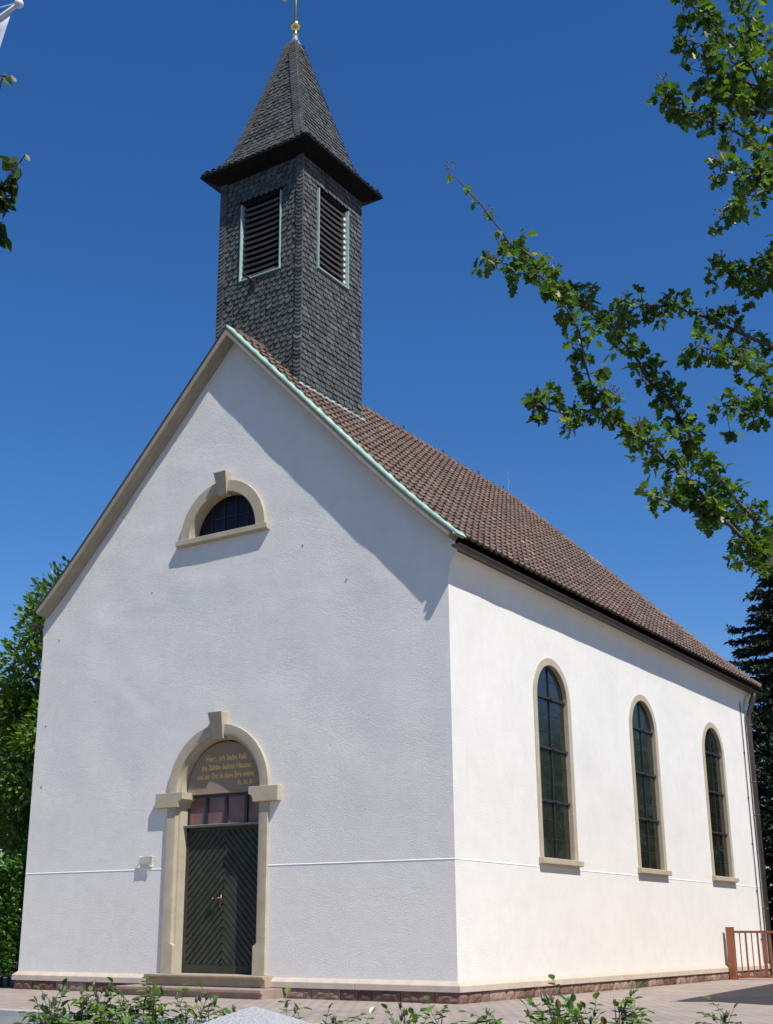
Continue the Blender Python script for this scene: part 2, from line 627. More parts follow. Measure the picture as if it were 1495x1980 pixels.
def red_run(mp, a, b):
    x = a
    while x < b - .02:
        w = min(ru(.22, .62), b - x)
        if b - x - w < .15: w = b - x
        rough_block(mp, x + .006, x + w - .006, GZ - .02, -.165 + ru(-.006, .004), .055)
        x += w
for mp_, a_, b_ in ((FM, -W - .05, DX - 1.56), (FM, DX + 1.48, .055), (SM, -.055, L)):
    m = MB(); red_run(mp_, a_, b_)
    recalc(m.build('stone_footing', 'red_stone', church))
m = MB()
m.box((-W - .02, -.02, GZ - .05), (.02, L, -.15))
m.build('mortar_bed', 'mortar', church)

# small dark fixing holes left in the render
for u, z in ((-8.75, 6.12), (-6.35, 6.72), (-2.87, 7.05), (-1.95, 6.30), (-8.95, 4.45), (-8.95, 3.30)):
    m = MB(); m.lathe([(.0, .004), (.016, .004), (.020, 0)], (u, 0, z), 8, Vector((0, -1, 0)))
    m.build('fixing_hole', 'mortar', church)

# verge boards on the gable
def verge(m, sec, dxs, sgn):
    rows = []
    for i, dx in enumerate(dxs):
        d0 = dxs[max(0, i - 1)]; d1 = dxs[min(len(dxs) - 1, i + 1)]
        t = Vector((d1 - d0, roof_z(d1) - roof_z(d0))).normalized()
        nx, nz = -t.y, t.x        # outward normal in (dx, z)
        if dx == 0:
            nx, nz = 0, 1 / abs(t.x) if abs(t.x) > .1 else 1
        rows.append([(RX(dx + nx * nn, sgn), y, roof_z(dx) + nz * nn) for y, nn in sec])
    c = len(sec)
    v = [p for r in rows for p in r]
    f = [(i * c + k, i * c + (k + 1) % c, (i + 1) * c + (k + 1) % c, (i + 1) * c + k) for i in range(len(rows) - 1) for k in range(c)]
    f.append(tuple(range(c))); f.append(tuple((len(rows) - 1) * c + k for k in range(c)))
    m.mesh(v, f)
DXS = [0, .6, 1.4, 2.2, 3.0, 3.3, 3.7, 4.1, 4.5, 4.86]
m = MB()
vsec = [(-.25, -.03), (-.25, -.130), (-.235, -.142), (-.10, -.152), (-.09, -.165), (.03, -.17), (.03, -.03)]
for s in (1, -1): verge(m, vsec, DXS, s)
recalc(m.build('verge_board', 'verge_stone', church))
m = MB()
csec = [(-.275, .035), (-.29, -.03), (-.285, -.05), (-.275, -.035), (-.255, -.03), (.03, -.03), (.03, .005), (-.02, .035)]
csec = [(-.256, .012), (-.263, -.004), (-.261, -.028), (-.24, -.028), (.03, -.028), (.03, .000), (-.06, .016)]
verge(m, csec, DXS[:-1] + [4.90], 1)
# little end caps of the flashing over the gutter ends
for s in (1,):
    xe = RX(4.90, s)
    m.prism([(0, roof_z(4.9) + .03), (s * .055, roof_z(4.9) - .055), (s * -.02, roof_z(4.9) - .065)],
            lambda u, z: (xe + u, -.29, z), lambda u, z: (xe + u, .03, z))
recalc(m.build('verge_flashing', 'copper_green', church))

m = MB()
verge(m, csec, DXS[:-1] + [4.90], -1)
recalc(m.build('verge_tile', 'gutter_brown', church))

# ---- roof: individual tiles laid in courses
PD = [i * .05 for i in range(int(RUN / .05) + 1)]
arc = [0]
for a, b in zip(PD, PD[1:]):
    arc.append(arc[-1] + hypot(b - a, roof_z(b) - roof_z(a)))
SL = arc[-1]
def prof(s):
    """s: distance up from the eave -> dx, z, normal (nx,nz)"""
    d = SL - s
    d = max(0, min(SL, d))
    lo, hi = 0, len(arc) - 1
    while hi - lo > 1:
        md = (lo + hi) // 2
        if arc[md] <= d: lo = md
        else: hi = md
    t = (d - arc[lo]) / (arc[hi] - arc[lo])
    dx = PD[lo] + t * (PD[hi] - PD[lo])
    e = .05
    tx, tz = (2 * e, roof_z(dx + e) - roof_z(max(0, dx - e))) if dx > e else (e, roof_z(dx + e) - roof_z(dx))
    l = hypot(tx, tz)
    return dx, roof_z(dx), (-tz / l, tx / l)
YR = 11.34; YE = 15.55     # ridge end, rear eave
CW, CH = .212, .305
TPU = [0, .10, .22, .34, .50, .78, 1.0]
TPH = [.012, .034, .040, .030, .010, .006, .012]
def tile_slope(m, P, lim, s0=0., grain=CW):
    nrow = int(SL / CH) + 1
    for r in range(nrow):
        s = r * CH
        st = min(s + CH * 1.12, SL)
        a, b = lim(s + CH * .5)
        i = math.floor(a / CW)
        while i * CW < b:
            u0, u1 = i * CW, (i + 1) * CW
            i += 1
            if u1 < a + .02 or u0 > b - .02: continue
            uv = (min(1, max(0, random.gauss(.5, .2))), R())
            j = ru(-.004, .004); js = ru(-.008, .008)
            tl = [P(max(a, min(b, u0 + (u1 - u0) * q)), s + js, .044 + h + j) for q, h in zip(TPU, TPH)]
            th = [P(max(a, min(b, u0 + (u1 - u0) * q)), st, .002 + h * .8 + j) for q, h in zip(TPU, TPH)]
            bl = [P(max(a, min(b, u0 + (u1 - u0) * q)), s + js, -.002 + h * .8 + j) for q, h in zip(TPU, TPH)]
            n = len(TPU)
            m.mesh(tl + th + bl, [(k, k + 1, n + k + 1, n + k) for k in range(n - 1)] + [(2 * n + k, 2 * n + k + 1, k + 1, k) for k in range(n - 1)] + [(2 * n, 0, n), (n - 1, 3 * n - 1, 2 * n - 1)], uv)
def slopeP(sgn):
    def P(u, s, n):
        dx, z, (nx, nz) = prof(s)
        n -= .042
        return (RX(dx + nx * n, sgn), u, z + nz * n)
    return P
def hipP(u, s, n):
    dx, z, (nx, nz) = prof(s)
    k = (YE - YR) / RUN
    n -= .042
    return (u, YR + dx * k + nx * n, z + nz * n)
m = MB()
def side_lim(s): return (-.12, YR + prof(s)[0] * (YE - YR) / RUN)
tile_slope(m, slopeP(1), side_lim)
tile_slope(m, slopeP(-1), side_lim)
tile_slope(m, hipP, lambda s: (RX(prof(s)[0], -1), RX(prof(s)[0], 1)))
# boarding beneath the tiles
for sgn in (1, -1):
    P = slopeP(sgn)
    for i in range(24):
        s0, s1 = SL * i / 24, SL * (i + 1) / 24
        m.face([P(-.12, s0, -.012), P(side_lim(s0)[1], s0, -.012), P(side_lim(s1)[1], s1, -.012), P(-.12, s1, -.012)], (.2, .5))
for i in range(24):
    s0, s1 = SL * i / 24, SL * (i + 1) / 24
    d0, d1 = prof(s0)[0], prof(s1)[0]
    m.face([hipP(RX(d0, -1), s0, -.012), hipP(RX(d0, 1), s0, -.012), hipP(RX(d1, 1), s1, -.012), hipP(RX(d1, -1), s1, -.012)], (.2, .5))
roof = m.build('roof', 'roof_tile', church)
# ridge and hip caps
m = MB()
def cap_tile(a, b, r, lift):
    a, b = Vector(a), Vector(b)
    d = (b - a).normalized()
    u = d.cross(Vector((0, 0, 1))).normalized(); w = u.cross(d)
    uv = (min(1, max(0, random.gauss(.55, .2))), R())
    va, vb = [], []
    for k in range(9):
        an = pi * (k / 8) * 1.1 - .05 * pi
        va.append(a + (u * cos(an) * (r + .012) + w * (sin(an) * (r + .012) - .03 + lift)))
        vb.append(b + (u * cos(an) * r + w * (sin(an) * r - .03)))
    m.mesh(va + vb, [(k, k + 1, 10 + k, 9 + k) for k in range(8)], uv)
    m.mesh(va + [a], [tuple(range(9))], uv)
y = -.02
while y < YR - .05:
    cap_tile((XR, y, 11.575), (XR, min(y + .40, YR), 11.575), .105, .014); y += .37
for sgn in (1, -1):
    N = 19
    pts = []
    for i in range(N + 1):
        dx = RUN * i / N
        pts.append((RX(dx, sgn), YR + dx * (YE - YR) / RUN, roof_z(dx) - .025))
    for a, b in zip(pts, pts[1:]):
        av, bv = Vector(a), Vector(b)
        cap_tile(bv, av - (bv - av) * .06, .10, .014)
rc = m.build('ridge_tile', 'roof_tile', roof)
# ridge conductor holders and finial rod at the ridge end
m = MB()
for yy in (6.12, 7.94, 9.71, 11.05):
    m = MB(); m.tube([(XR, yy, 11.64), (XR, yy, 11.78)], .014, 6)
    m.build('conductor_holder', 'iron', roof)
m = MB()
m.tube([(XR, 11.33, 11.75), (XR, 11.33, 11.90), (XR + .03, 11.34, 12.0), (XR - .02, 11.32, 12.1), (XR + .03, 11.33, 12.2), (XR - .02, 11.33, 12.26)], .010, 5)
m.build('lightning_rod', 'lead_sheet', roof)

# gutters and downpipe
def gutter(m, pa, pb, out, r=.066):
    pa, pb, out = Vector(pa), Vector(pb), Vector(out)
    up = Vector((0, 0, 1))
    for rr in (r, r - .006):
        v = []
        for q in (pa, pb):
            for k in range(9):
                an = pi + pi * k / 8
                v.append(q + out * (cos(an) * rr) + up * (sin(an) * rr))
        m.mesh(v, [(k, k + 1, 9 + k + 1, 9 + k) for k in range(8)])
    for q in (pa, pb):
        m.mesh([q + out * (cos(pi + pi * k / 8) * r) + up * (sin(pi + pi * k / 8) * r) for k in range(9)], [tuple(range(9))])
    m.tube([pa + out * r, pb + out * r], .011, 6)
    ln = (pb - pa).length
    dirv = (pb - pa).normalized()
    t = .4
    while t < ln:
        q = pa + dirv * t
        v = [q + out * (cos(pi + pi * k / 8) * (r + .005)) + up * (sin(pi + pi * k / 8) * (r + .005)) for k in range(9)]
        v2 = [p + dirv * .035 for p in v]
        m.mesh(v + v2, [(k, k + 1, 10 + k, 9 + k) for k in range(8)])
        t += .82
for nm, x, o in (('r', .285, 1), ('l', RX(4.90, -1) - .01, -1)):
    m = MB()
    gutter(m, (x, -.27, 6.47), (x, YE + .02, 6.47), (o, 0, 0))
    # fascia behind it
    m.box((x - o * .115, .012, 6.43), (x - o * .075, YE - .05, 6.55))
    m.box((x - o * .12, .012, 6.455), (x - o * .40, L + .2, 6.475))
    m.build('gutter', 'gutter_brown', church)
m = MB()
m.tube([(.285, 14.95, 6.44), (.285, 14.95, 6.33), (.22, 14.95, 6.15), (.12, 14.95, 5.92), (.10, 14.95, 5.75), (.10, 14.95, GZ + .04)], .062, 12)
for z in (1.2, 3.4, 4.2, 5.6):
    m.tube([(.10, 14.95, z), (.10, 14.95, z + .03)], .070, 12)
m.build('downpipe', 'gutter_brown', church, smooth=True)
m = MB()
m.tube([(.03, 14.60, 6.35), (.025, 14.60, 3.0), (.025, 14.62, 1.0), (.03, 14.62, GZ)], .012, 6)
for z in (.5, 1.6, 2.7, 3.8, 4.9):
    m.box((0, 14.58, z), (.04, 14.62, z + .03))
m.build('lightning_conductor', 'iron', church)

# ---- side windows
for y in WY:
    m = MB()
    ring_sweep(m, SM, y, 1.87, 4.60, [(.752, -.01), (.752, .022), (.628, .022), (.622, .015), (.622, -.10)])
    win = smooth_by_angle(m.build('window', 'sandstone', church))
    m = MB()
    m.prism([(-.20, 1.88), (.0, 1.872), (.10, 1.855), (.10, 1.768), (0, 1.755), (-.20, 1.755)], lambda n, z: (n, y - .80, z), lambda n, z: (n, y + .80, z))
    bevel(m.build('sill', 'sandstone', win), .006)
    m = MB()
    pts = arch_pts(y, 1.88, 4.60, .635)
    m.face([SM(u, z, -.065) for u, z in pts])
    m.build('pane', 'leaded_glass', win)
    m = MB()
    for z in (2.83, 3.74, 4.63):
        m.box((-.062, y - .622, z - .022), (-.022, y + .622, z + .022))
        m.lathe([(.0, .045), (.018, .04), (.024, .02), (.02, 0)], (-.022, y, z), 8, Vector((1, 0, 0)))
    m.box((-.060, y - .012, 1.88), (-.040, y + .012, 5.17))
    rz = [2.83, 3.74, 4.63, 5.6]
    z0 = 1.88
    for zt in rz:
        for q in (1, 2):
            z = z0 + (zt - z0) * q / 3
            hh = .622 if z < 4.6 else sqrt(max(.01, .622 ** 2 - (z - 4.6) ** 2))
            if z < 5.1: m.box((-.063, y - hh, z - .004), (-.059, y + hh, z + .004))
        z0 = zt
    m.build('glazing_bar', 'iron', win)

# ---- lunette window
m = MB()
ring_sweep(m, FM, LX, 7.585, 7.60, [(.985, -.01), (.985, .06), (.782, .06), (.773, .05), (.773, -.22)])
lun = smooth_by_angle(m.build('lunette_window', 'sandstone', church))
m = MB()
m.prism([(-.22, 7.60), (.0, 7.60), (.105, 7.585), (.105, 7.488), (.09, 7.478), (0, 7.47), (-.22, 7.47)], lambda n, z: (LX - 1.06, -n, z), lambda n, z: (LX + 1.07, -n, z))
bevel(m.build('sill', 'sandstone', lun), .006)
m = MB()
m.prism([(LX - .095, 8.32), (LX + .095, 8.32), (LX + .145, 8.735), (LX - .145, 8.735)], lambda u, z: (u, -.065 - (z - 8.32) * .27, z), lambda u, z: (u, .10, z))
bevel(m.build('keystone', 'sandstone', lun), .006)
m = MB()
m.face([FM(u, z, -.20) for u, z in arch_pts(LX, 7.59, 7.60, .79)])
m.build('pane', 'dark_glass', lun)
m = MB()
m.box((LX - .67, .182, 7.955), (LX + .67, .195, 7.967))
for dx_ in (-.42, -.14, .14, .42):
    m.box((LX + dx_ - .006, .182, 7.59), (LX + dx_ + .006, .195, 7.6 + sqrt(.755 ** 2 - dx_ ** 2)))
m.build('glazing_bar', 'iron', lun)

# ---- doorway
m = MB()
ring_sweep(m, FM, DX, .02, 3.0, [(1.10, -.01), (1.10, .055), (.955, .055), (.915, .045), (.900, -.02), (.862, -.03), (.855, -.06), (.855, -.27)], 26)
for s in (1, -1):   # square base blocks below the chamfer stop
    def bp(u, z, s=s): return DX + s * u, z
    pl = [(.855, .02), (1.098, .02), (1.098, .44), (.955, .52), (.855, .46)]
    m.prism([bp(*q) for q in pl], lambda u, z: (u, -.057, z), lambda u, z: (u, .05, z))
doorway = smooth_by_angle(m.build('doorway', 'sandstone', church), 25)
for s in (1, -1):
    m = MB()
    pl = [(1.34, 2.735), (1.34, 2.985), (.725, 2.985), (.725, 2.865)] + [(.855 - .13 * cos(a) , 2.735 + .13 * (1 - sin(a)) ) for a in (.35, .75, 1.15, 1.5)]
    pl = [(1.34, 2.735), (1.34, 2.985), (.725, 2.985), (.725, 2.87), (.748, 2.855), (.775, 2.845), (.80, 2.82), (.815, 2.79), (.82, 2.735)]
    m.prism([(DX + s * u, z) for u, z in pl], lambda u, z: (u, -.105, z), lambda u, z: (u, .24, z))
    bevel(m.build('impost', 'sandstone', doorway), .006)
m = MB()
m.prism([(DX - .105, 3.845), (DX + .105, 3.845), (DX + .155, 4.30), (DX - .155, 4.30)], lambda u, z: (u, -.06 - (z - 3.845) * .27, z), lambda u, z: (u, .16, z))
bevel(m.build('keystone', 'sandstone', doorway), .006)
m = MB()
tp = [(DX - .83, 2.975)] + [(DX + .83 * cos(pi - pi * i / 24), 3.0 + .83 * sin(pi - pi * i / 24)) for i in range(25)] + [(DX + .83, 2.975)]
m.prism(tp, lambda u, z: (u, .155, z), lambda u, z: (u, .30, z))
m.box((DX - .86, .150, 2.945), (DX + .86, .30, 2.978))
tym = bevel(m.build('tympanum', 'tympanum', doorway), .006)

def text_mesh(lines, name, mat, parent, base):
    dg = bpy.context.evaluated_depsgraph_get()
    for txt, cx, z, width, h in lines:
        m_ = MB()
        cu = bpy.data.curves.new('txt', 'FONT')
        cu.body = txt; cu.size = 1.0; cu.offset = .030; cu.extrude = .0
        cu.resolution_u = 3
        cu.space_character = 1.06
        ob = bpy.data.objects.new('txt', cu)
        COL.objects.link(ob)
        bpy.context.view_layer.update()
        dg = bpy.context.evaluated_depsgraph_get()
        me = bpy.data.meshes.new_from_object(ob.evaluated_get(dg))
        xs = [v.co.x for v in me.vertices]
        x0, x1 = min(xs), max(xs)
        sx = width / (x1 - x0)
        n = len(me.vertices)
        def mp(v, d): return (cx - width / 2 + (v.co.x - x0) * sx, base - d, z + v.co.y * h)
        front = [mp(v, .006) for v in me.vertices]
        back = [mp(v, .0) for v in me.vertices]
        fs = [tuple(p.vertices) for p in me.polygons]
        from collections import Counter
        ec = {}
        for p in me.polygons:
            vv = list(p.vertices)
            for a, b in zip(vv, vv[1:] + vv[:1]):
                ec[(a, b)] = 1
        rim = [(a, b, n + b, n + a) for (a, b) in ec if (b, a) not in ec]
        m_.mesh(front + back, fs + rim)
        COL.objects.unlink(ob); bpy.data.objects.remove(ob); bpy.data.curves.remove(cu); bpy.data.meshes.remove(me)
        m_.build(name, mat, parent)
text_mesh([
    ("Herr, ich habe lieb", DX + .02, 3.505, .90, .135),
    ("die St\u00e4tte deines Hauses", DX + .02, 3.355, 1.10, .135),
    ("und den Ort, da deine Ehre wohnt.", DX + .02, 3.205, 1.26, .135),
    ("Ps. 26. 8.", DX + .45, 3.075, .32, .105)], 'inscription', 'gilt_letter', doorway, .155)

# transom light
m = MB()
for i, u in enumerate((-.855, -.44, 0, .44, .855)):
    w = .028
    m.box((DX + u - w, .205, 2.43), (DX + u + w, .26, 2.945))
m.box((DX - .855, .21, 2.90), (DX + .855, .255, 2.95))
tr = m.build('transom_window', 'mullion_dark', church)
m = MB(); m.box((DX - .855, .235, 2.43), (DX + .855, .25, 2.945)); m.build('pane', 'roof_reflect_glass', tr)
m = MB()
m.prism([(.10, 2.425), (.115, 2.395), (.27, 2.385), (.27, 2.455)], lambda n, z: (DX - .855, n, z), lambda n, z: (DX + .855, n, z))
m.build('transom_bar', 'zinc_grey', tr)

# double door with herringbone boarding
m = MB()
m.box((DX - .855, .20, .03), (DX - .80, .28, 2.385)); m.box((DX + .80, .20, .03), (DX + .855, .28, 2.385)); m.box((DX - .855, .20, 2.335), (DX + .855, .28, 2.384))
door = m.build('door', 'door_paint', church)
def clip_poly(poly, a, b, c):
    out = []
    for i, p in enumerate(poly):
        q = poly[(i + 1) % len(poly)]
        dp = a * p[0] + b * p[1] - c; dq = a * q[0] + b * q[1] - c
        if dp <= 0: out.append(p)
        if (dp < 0 < dq) or (dq < 0 < dp):
            t = dp / (dp - dq)
            out.append((p[0] + t * (q[0] - p[0]), p[1] + t * (q[1] - p[1])))
    return out
for s in (-1, 1):
    m = MB()
    u0, u1 = (-.80, -.003) if s < 0 else (.003, .80)
    m.box((DX + u0, .235, .03), (DX + u1, .28, 2.335))
    m.box((DX + u0, .205, .03), (DX + u1, .235, .145))          # kick rail
    m.box((DX + u0, .212, .145), (DX + u1, .235, .165))
    if s < 0: edge = (u0, u0 + .0)
    c45 = sqrt(.5); bw = .089
    for kk in range(-20, 40):
        a0, a1 = kk * bw, kk * bw + bw
        # board band: a0 <= (-s*u... + z)*c45 <= a1 ; left leaf rises to the right
        A = (s * c45, c45)
        poly = [(u0, .168), (u1, .168), (u1, 2.332), (u0, 2.332)]
        poly = clip_poly(poly, A[0], A[1], a1 - .002)
        poly = clip_poly(poly, -A[0], -A[1], -(a0 + .002))
        if len(poly) < 3: continue
        inner = clip_poly(clip_poly(poly, A[0], A[1], a1 - .013), -A[0], -A[1], -(a0 + .013))
        area = 0
        for p, q in zip(poly, poly[1:] + poly[:1]): area += p[0] * q[1] - q[0] * p[1]
        if abs(area) < .002: continue
        # sloped arrises along the board edges
        outer3 = [(DX + u, .235, z) for u, z in poly]
        if len(inner) == len(poly):
            inn3 = [(DX + u, .210, z) for u, z in inner]
            n = len(poly)
            m.mesh(outer3 + inn3, [tuple(range(n, 2 * n))] + [(i, (i + 1) % n, n + (i + 1) % n, n + i) for i in range(n)])
        else:
            m.prism(poly, lambda u, z: (DX + u, .2135, z), lambda u, z: (DX + u, .234, z))
    recalc(m.build('door_leaf', 'door_paint', door))
m = MB()
m.box((DX - .075, .195, 1.06), (DX - .035, .212, 1.28))
m.tube([(DX - .055, .21, 1.215), (DX - .055, .15, 1.215)], .012, 8)
m.tube([(DX - .05, .15, 1.215), (DX - .10, .145, 1.213), (DX - .155, .148, 1.205)], .013, 8)
m.lathe([(.0, -.026), (.02, -.018), (.027, 0), (.02, .018), (0, .026)], (DX - .18, .148, 1.205), 10, Vector((1, 0, 0)))
m.build('door_handle', 'brass_knob', door, smooth=True)
m = MB()
m.lathe([(.0, .02), (.015, .014), (.02, 0)], (DX - .0, .205, .20), 10, Vector((0, -1, 0)))
m.build('door_bolt', 'brass_knob', door)

# steps
m = MB()
sx0, sx1 = DX - 1.26, DX + 1.25
m.prism([(-.30, .022), (.285, .012), (.285, -.018), (.265, -.035), (.225, -.05), (.215, -.16), (-.02, -.16), (-.02, .0), (-.30, .0)],
        lambda n, z: (sx0, -n, z), lambda n, z: (sx1, -n, z))
st1 = bevel(m.build('door_step', 'step_stone', church), .006)
m = MB()
m.prism([(.0, -.162), (.62, -.172), (.62, -.222), (.60, -.235), (.575, -.24), (.575, GZ - .03), (0, GZ - .03)],
        lambda n, z: (DX - 1.56, -n, z), lambda n, z: (DX + 1.48, -n, z))
bevel(m.build('door_step', 'sandstone_pink', church), .008)

# ---- bell tower
TX, TY, TH = XC, 1.855, 1.06        # centre and half side
TB, TT = 10.2, 15.95
m = MB()
hf, hr = TH - .03, TH - .03
f_open = (-.50, .52, 13.22, 14.98)       # along x from centre
r_open = (-.535, .53, 13.31, 15.12)      # along y from centre
def FT(u, z, n): return (TX + u, TY - hf - n, z)
def RT(u, z, n): return (TX + hr + n, TY + u, z)
def BT(u, z, n): return (TX - u, TY + hf + n, z)
def LT(u, z, n): return (TX - hr - n, TY - u, z)
def rect(a): return [(a[0], a[2]), (a[1], a[2]), (a[1], a[3]), (a[0], a[3])]
full = [(-hf, TB), (hf, TB), (hf, TT), (-hf, TT)]
wall_with_holes(m, FT, full, [rect(f_open)])
wall_with_holes(m, RT, full, [rect(r_open)])
wall_with_holes(m, BT, full, []); wall_with_holes(m, LT, full, [])
tower = m.build('bell_tower', 'dark_wood', church)

def slate_rows(m, P, width, vmax, rh, sw, openings=(), v_start=0., flip=False, flat=False):
    r = 0
    v = v_start
    while v < vmax:
        a, b = width(v)
        off = (r % 2) * .5 * sw + ru(-.02, .02)
        u = a - off
        while u < b:
            w = sw * ru(.85, 1.12)
            ua, ub = max(a, u + .006), min(b, u + w - .006)
            u += w
            if ub - ua < .02: continue
            pieces = [(ua, ub)]
            for (oa, ob, za, zb) in openings:
                if v + rh * .75 > za and v + rh * .1 < zb:
                    np_ = []
                    for (p, q) in pieces:
                        if q <= oa or p >= ob: np_.append((p, q))
                        else:
                            if oa - p > .02: np_.append((p, oa))
                            if q - ob > .02: np_.append((ob, q))
                    pieces = np_
            for (p, q) in pieces:
                ww = q - p
                top = min(v + rh * 1.9, vmax + .02)
                uv = (min(1, max(0, random.gauss(.42, .15))), R())
                jb = ru(-.006, .008); dv = ru(-.008, .008)
                if not flip:
                    pl = [(p, v + dv + rh * .06), (p + ww * .42, v + dv - rh * .06), (p + ww * .70, v + dv + rh * .06), (p + ww * .90, v + dv + rh * .34), (q, v + dv + rh * .80), (q, top), (p, top)]
                else:
                    pl = [(p, v + dv + rh * .80), (p + ww * .10, v + dv + rh * .34), (p + ww * .30, v + dv + rh * .06), (p + ww * .58, v + dv - rh * .06), (q, v + dv + rh * .06), (q, top), (p, top)]
                if flat:
                    pl = [(p, v + dv + rh * .14), (p + ww * .5, v + dv + rh * .03), (p + ww * .92, v + dv + rh * .06), (q, v + dv + rh * .30), (q, top), (p + ww * .02, top)]
                zb_, zt = .040 + jb, .003
                def nn(vv): return zb_ + (zt - zb_) * (vv - v) / (top - v + 1e-6)
                fr = [P(uu, vv, nn(vv)) for uu, vv in pl]
                bk = [P(uu, vv, nn(vv) - .012) for uu, vv in pl]
                n = len(pl)
                m.mesh(fr + bk, [tuple(range(n))] + [(i + 1, i, n + i, n + i + 1) for i in range(n - 1)], uv)
        v += rh * ru(.97, 1.03)
        r += 1

def lift(F): return lambda u, v, n: F(u, v, n)
RH, SW = .116, .148
m = MB()
wfn = lambda v: (-TH + .005, TH - .005)
slate_rows(m, FT, wfn, TT - .05, RH, SW, [(f_open[0] - .03, f_open[1] + .03, f_open[2] - .02, f_open[3] + .02)], TB)
slate_rows(m, RT, wfn, TT - .05, RH, SW, [(r_open[0] - .03, r_open[1] + .03, r_open[2] - .02, r_open[3] + .02)], TB, flat=True)
slate_rows(m, BT, wfn, TT - .05, RH * 1.2, SW * 1.3, (), TB)
slate_rows(m, LT, wfn, TT - .05, RH * 1.2, SW * 1.3, (), TB)
# corner courses: narrow slates laid aslant beside each edge of the front face
def corner_strip(P, u_edge, sgn, z0, z1, w=.17, rh=.085):
    v = z0
    while v < z1:
        uv = (min(1, max(0, random.gauss(.42, .2))), R())
        a, b = u_edge, u_edge - sgn * w * ru(.9, 1.1)
        pts = [(a, v - .02), ((a * .6 + b * .4), v - .03), (b * .85 + a * .15, v + .015), (b, v + .06), (b, v + .14), (a, v + .14)]
        fr = [P(u, z, .058 - (z - v) * .16) for u, z in pts]
        bk = [P(u, z, .040 - (z - v) * .16) for u, z in pts]
        n = len(pts)
        m.mesh(fr + bk, [tuple(range(n))] + [(i + 1, i, n + i, n + i + 1) for i in range(n - 1)] + [(0, n - 1, 2 * n - 1, n)], uv)
        v += rh
corner_strip(FT, TH + .012, 1, TB, TT - .1); corner_strip(FT, -TH - .012, -1, TB, TT - .1)
recalc(m.build('slate_cladding', 'slate', tower))

# spire
SP = [(1.38, 15.80), (1.25, 15.88), (1.12, 16.00), (1.00, 16.18), (.905, 16.42), (.82, 16.74), (.70, 17.17), (.415, 18.22), (.10, 19.47)]
sarc = [0]
for a, b in zip(SP, SP[1:]): sarc.append(sarc[-1] + hypot(b[0] - a[0], b[1] - a[1]))
def sprof(v):
    v = max(0, min(sarc[-1], v))
    i = 0
    while i < len(SP) - 2 and sarc[i + 1] < v: i += 1
    t = (v - sarc[i]) / (sarc[i + 1] - sarc[i])
    h = SP[i][0] + t * (SP[i + 1][0] - SP[i][0]); z = SP[i][1] + t * (SP[i + 1][1] - SP[i][1])
    dx, dz = SP[i + 1][0] - SP[i][0], SP[i + 1][1] - SP[i][1]
    l = hypot(dx, dz)
    return h, z, (dz / l, -dx / l)
def spireP(k):
    def P(u, v, n):
        h, z, (no, nz) = sprof(v)
        hh = h + no * n; zz = z + nz * n
        return [(TX + u, TY - hh, zz), (TX + hh, TY + u, zz), (TX - u, TY + hh, zz), (TX - hh, TY - u, zz)][k]
    return P
m = MB()
for k in range(4):
    P = spireP(k)
    for a, b in zip(sarc, sarc[1:]):
        ha, hb = sprof(a)[0], sprof(b)[0]
        m.face([P(-ha, a, -.01), P(ha, a, -.01), P(hb, b, -.01), P(-hb, b, -.01)], (.1, .5))
    slate_rows(m, P, lambda v: (-sprof(v)[0], sprof(v)[0]), sarc[-1] - .05, .112, .15, (), 0., flip=(k == 1))
# hip bands
def hip_band(k, sgn):
    P = spireP(k)
    v = .05
    while v < sarc[-1] - .12:
        h = sprof(v)[0]
        w = min(.20, h * .9)
        uv = (min(1, max(0, random.gauss(.50, .15))), R())
        pts = [(h + .012, v), (h - w * .5, v - .012), (h - w, v + .03), (h - w, v + .12), (sprof(v + .13)[0] + .012, v + .13)]
        fr = [P(sgn * u, vv, .060 - (vv - v) * .14) for u, vv in pts]
        bk = [P(sgn * u, vv, .044 - (vv - v) * .14) for u, vv in pts]
        n = len(pts)
        m.mesh(fr + bk, [tuple(range(n))] + [(i + 1, i, n + i, n + i + 1) for i in range(n - 1)] + [(0, n - 1, 2 * n - 1, n)], uv)
        v += .066
for k in (0, 2):
    hip_band(k, 1); hip_band(k, -1)
spire = recalc(m.build('spire', 'slate', tower))
# boarded soffit and eaves edge
m = MB()
e = SP[0][0]
hz = SP[0][1]
v = []
for hh, zz in ((e + .01, hz + .012), (e + .01, hz - .035), (TH - .04, hz - .20), ):
    v += [(TX - hh, TY - hh, zz), (TX + hh, TY - hh, zz), (TX + hh, TY + hh, zz), (TX - hh, TY + hh, zz)]
m.mesh(v, [(r * 4 + k, r * 4 + (k + 1) % 4, r * 4 + 4 + (k + 1) % 4, r * 4 + 4 + k) for r in range(2) for k in range(4)])
recalc(m.build('eaves_soffit', 'dark_wood', spire))
m = MB()
zc = 19.40
m.lathe([(.150, zc - .02), (.145, zc), (.10, zc + .10), (.06, zc + .20), (.05, zc + .28)], (TX, TY, 0), 12)
m.build('lead_cap', 'lead_sheet', spire, smooth=True)
m = MB()
zb = 19.66
m.lathe([(.05, zb), (.075, zb + .03), (.06, zb + .08), (.055, zb + .15), (.075, zb + .18), (.09, zb + .215), (.112, zb + .25), (.118, zb + .29), (.108, zb + .335), (.08, zb + .375), (.04, zb + .395), (.032, zb + .40), (.028, zb + 1.6)], (TX, TY, 0), 18)
m.build('gilded_ball', 'gold', spire, smooth=True)
m = MB()
m.tube([(TX - .28, TY - .02, zb + 1.16), (TX + .28, TY + .02, zb + 1.16)], .022, 8)
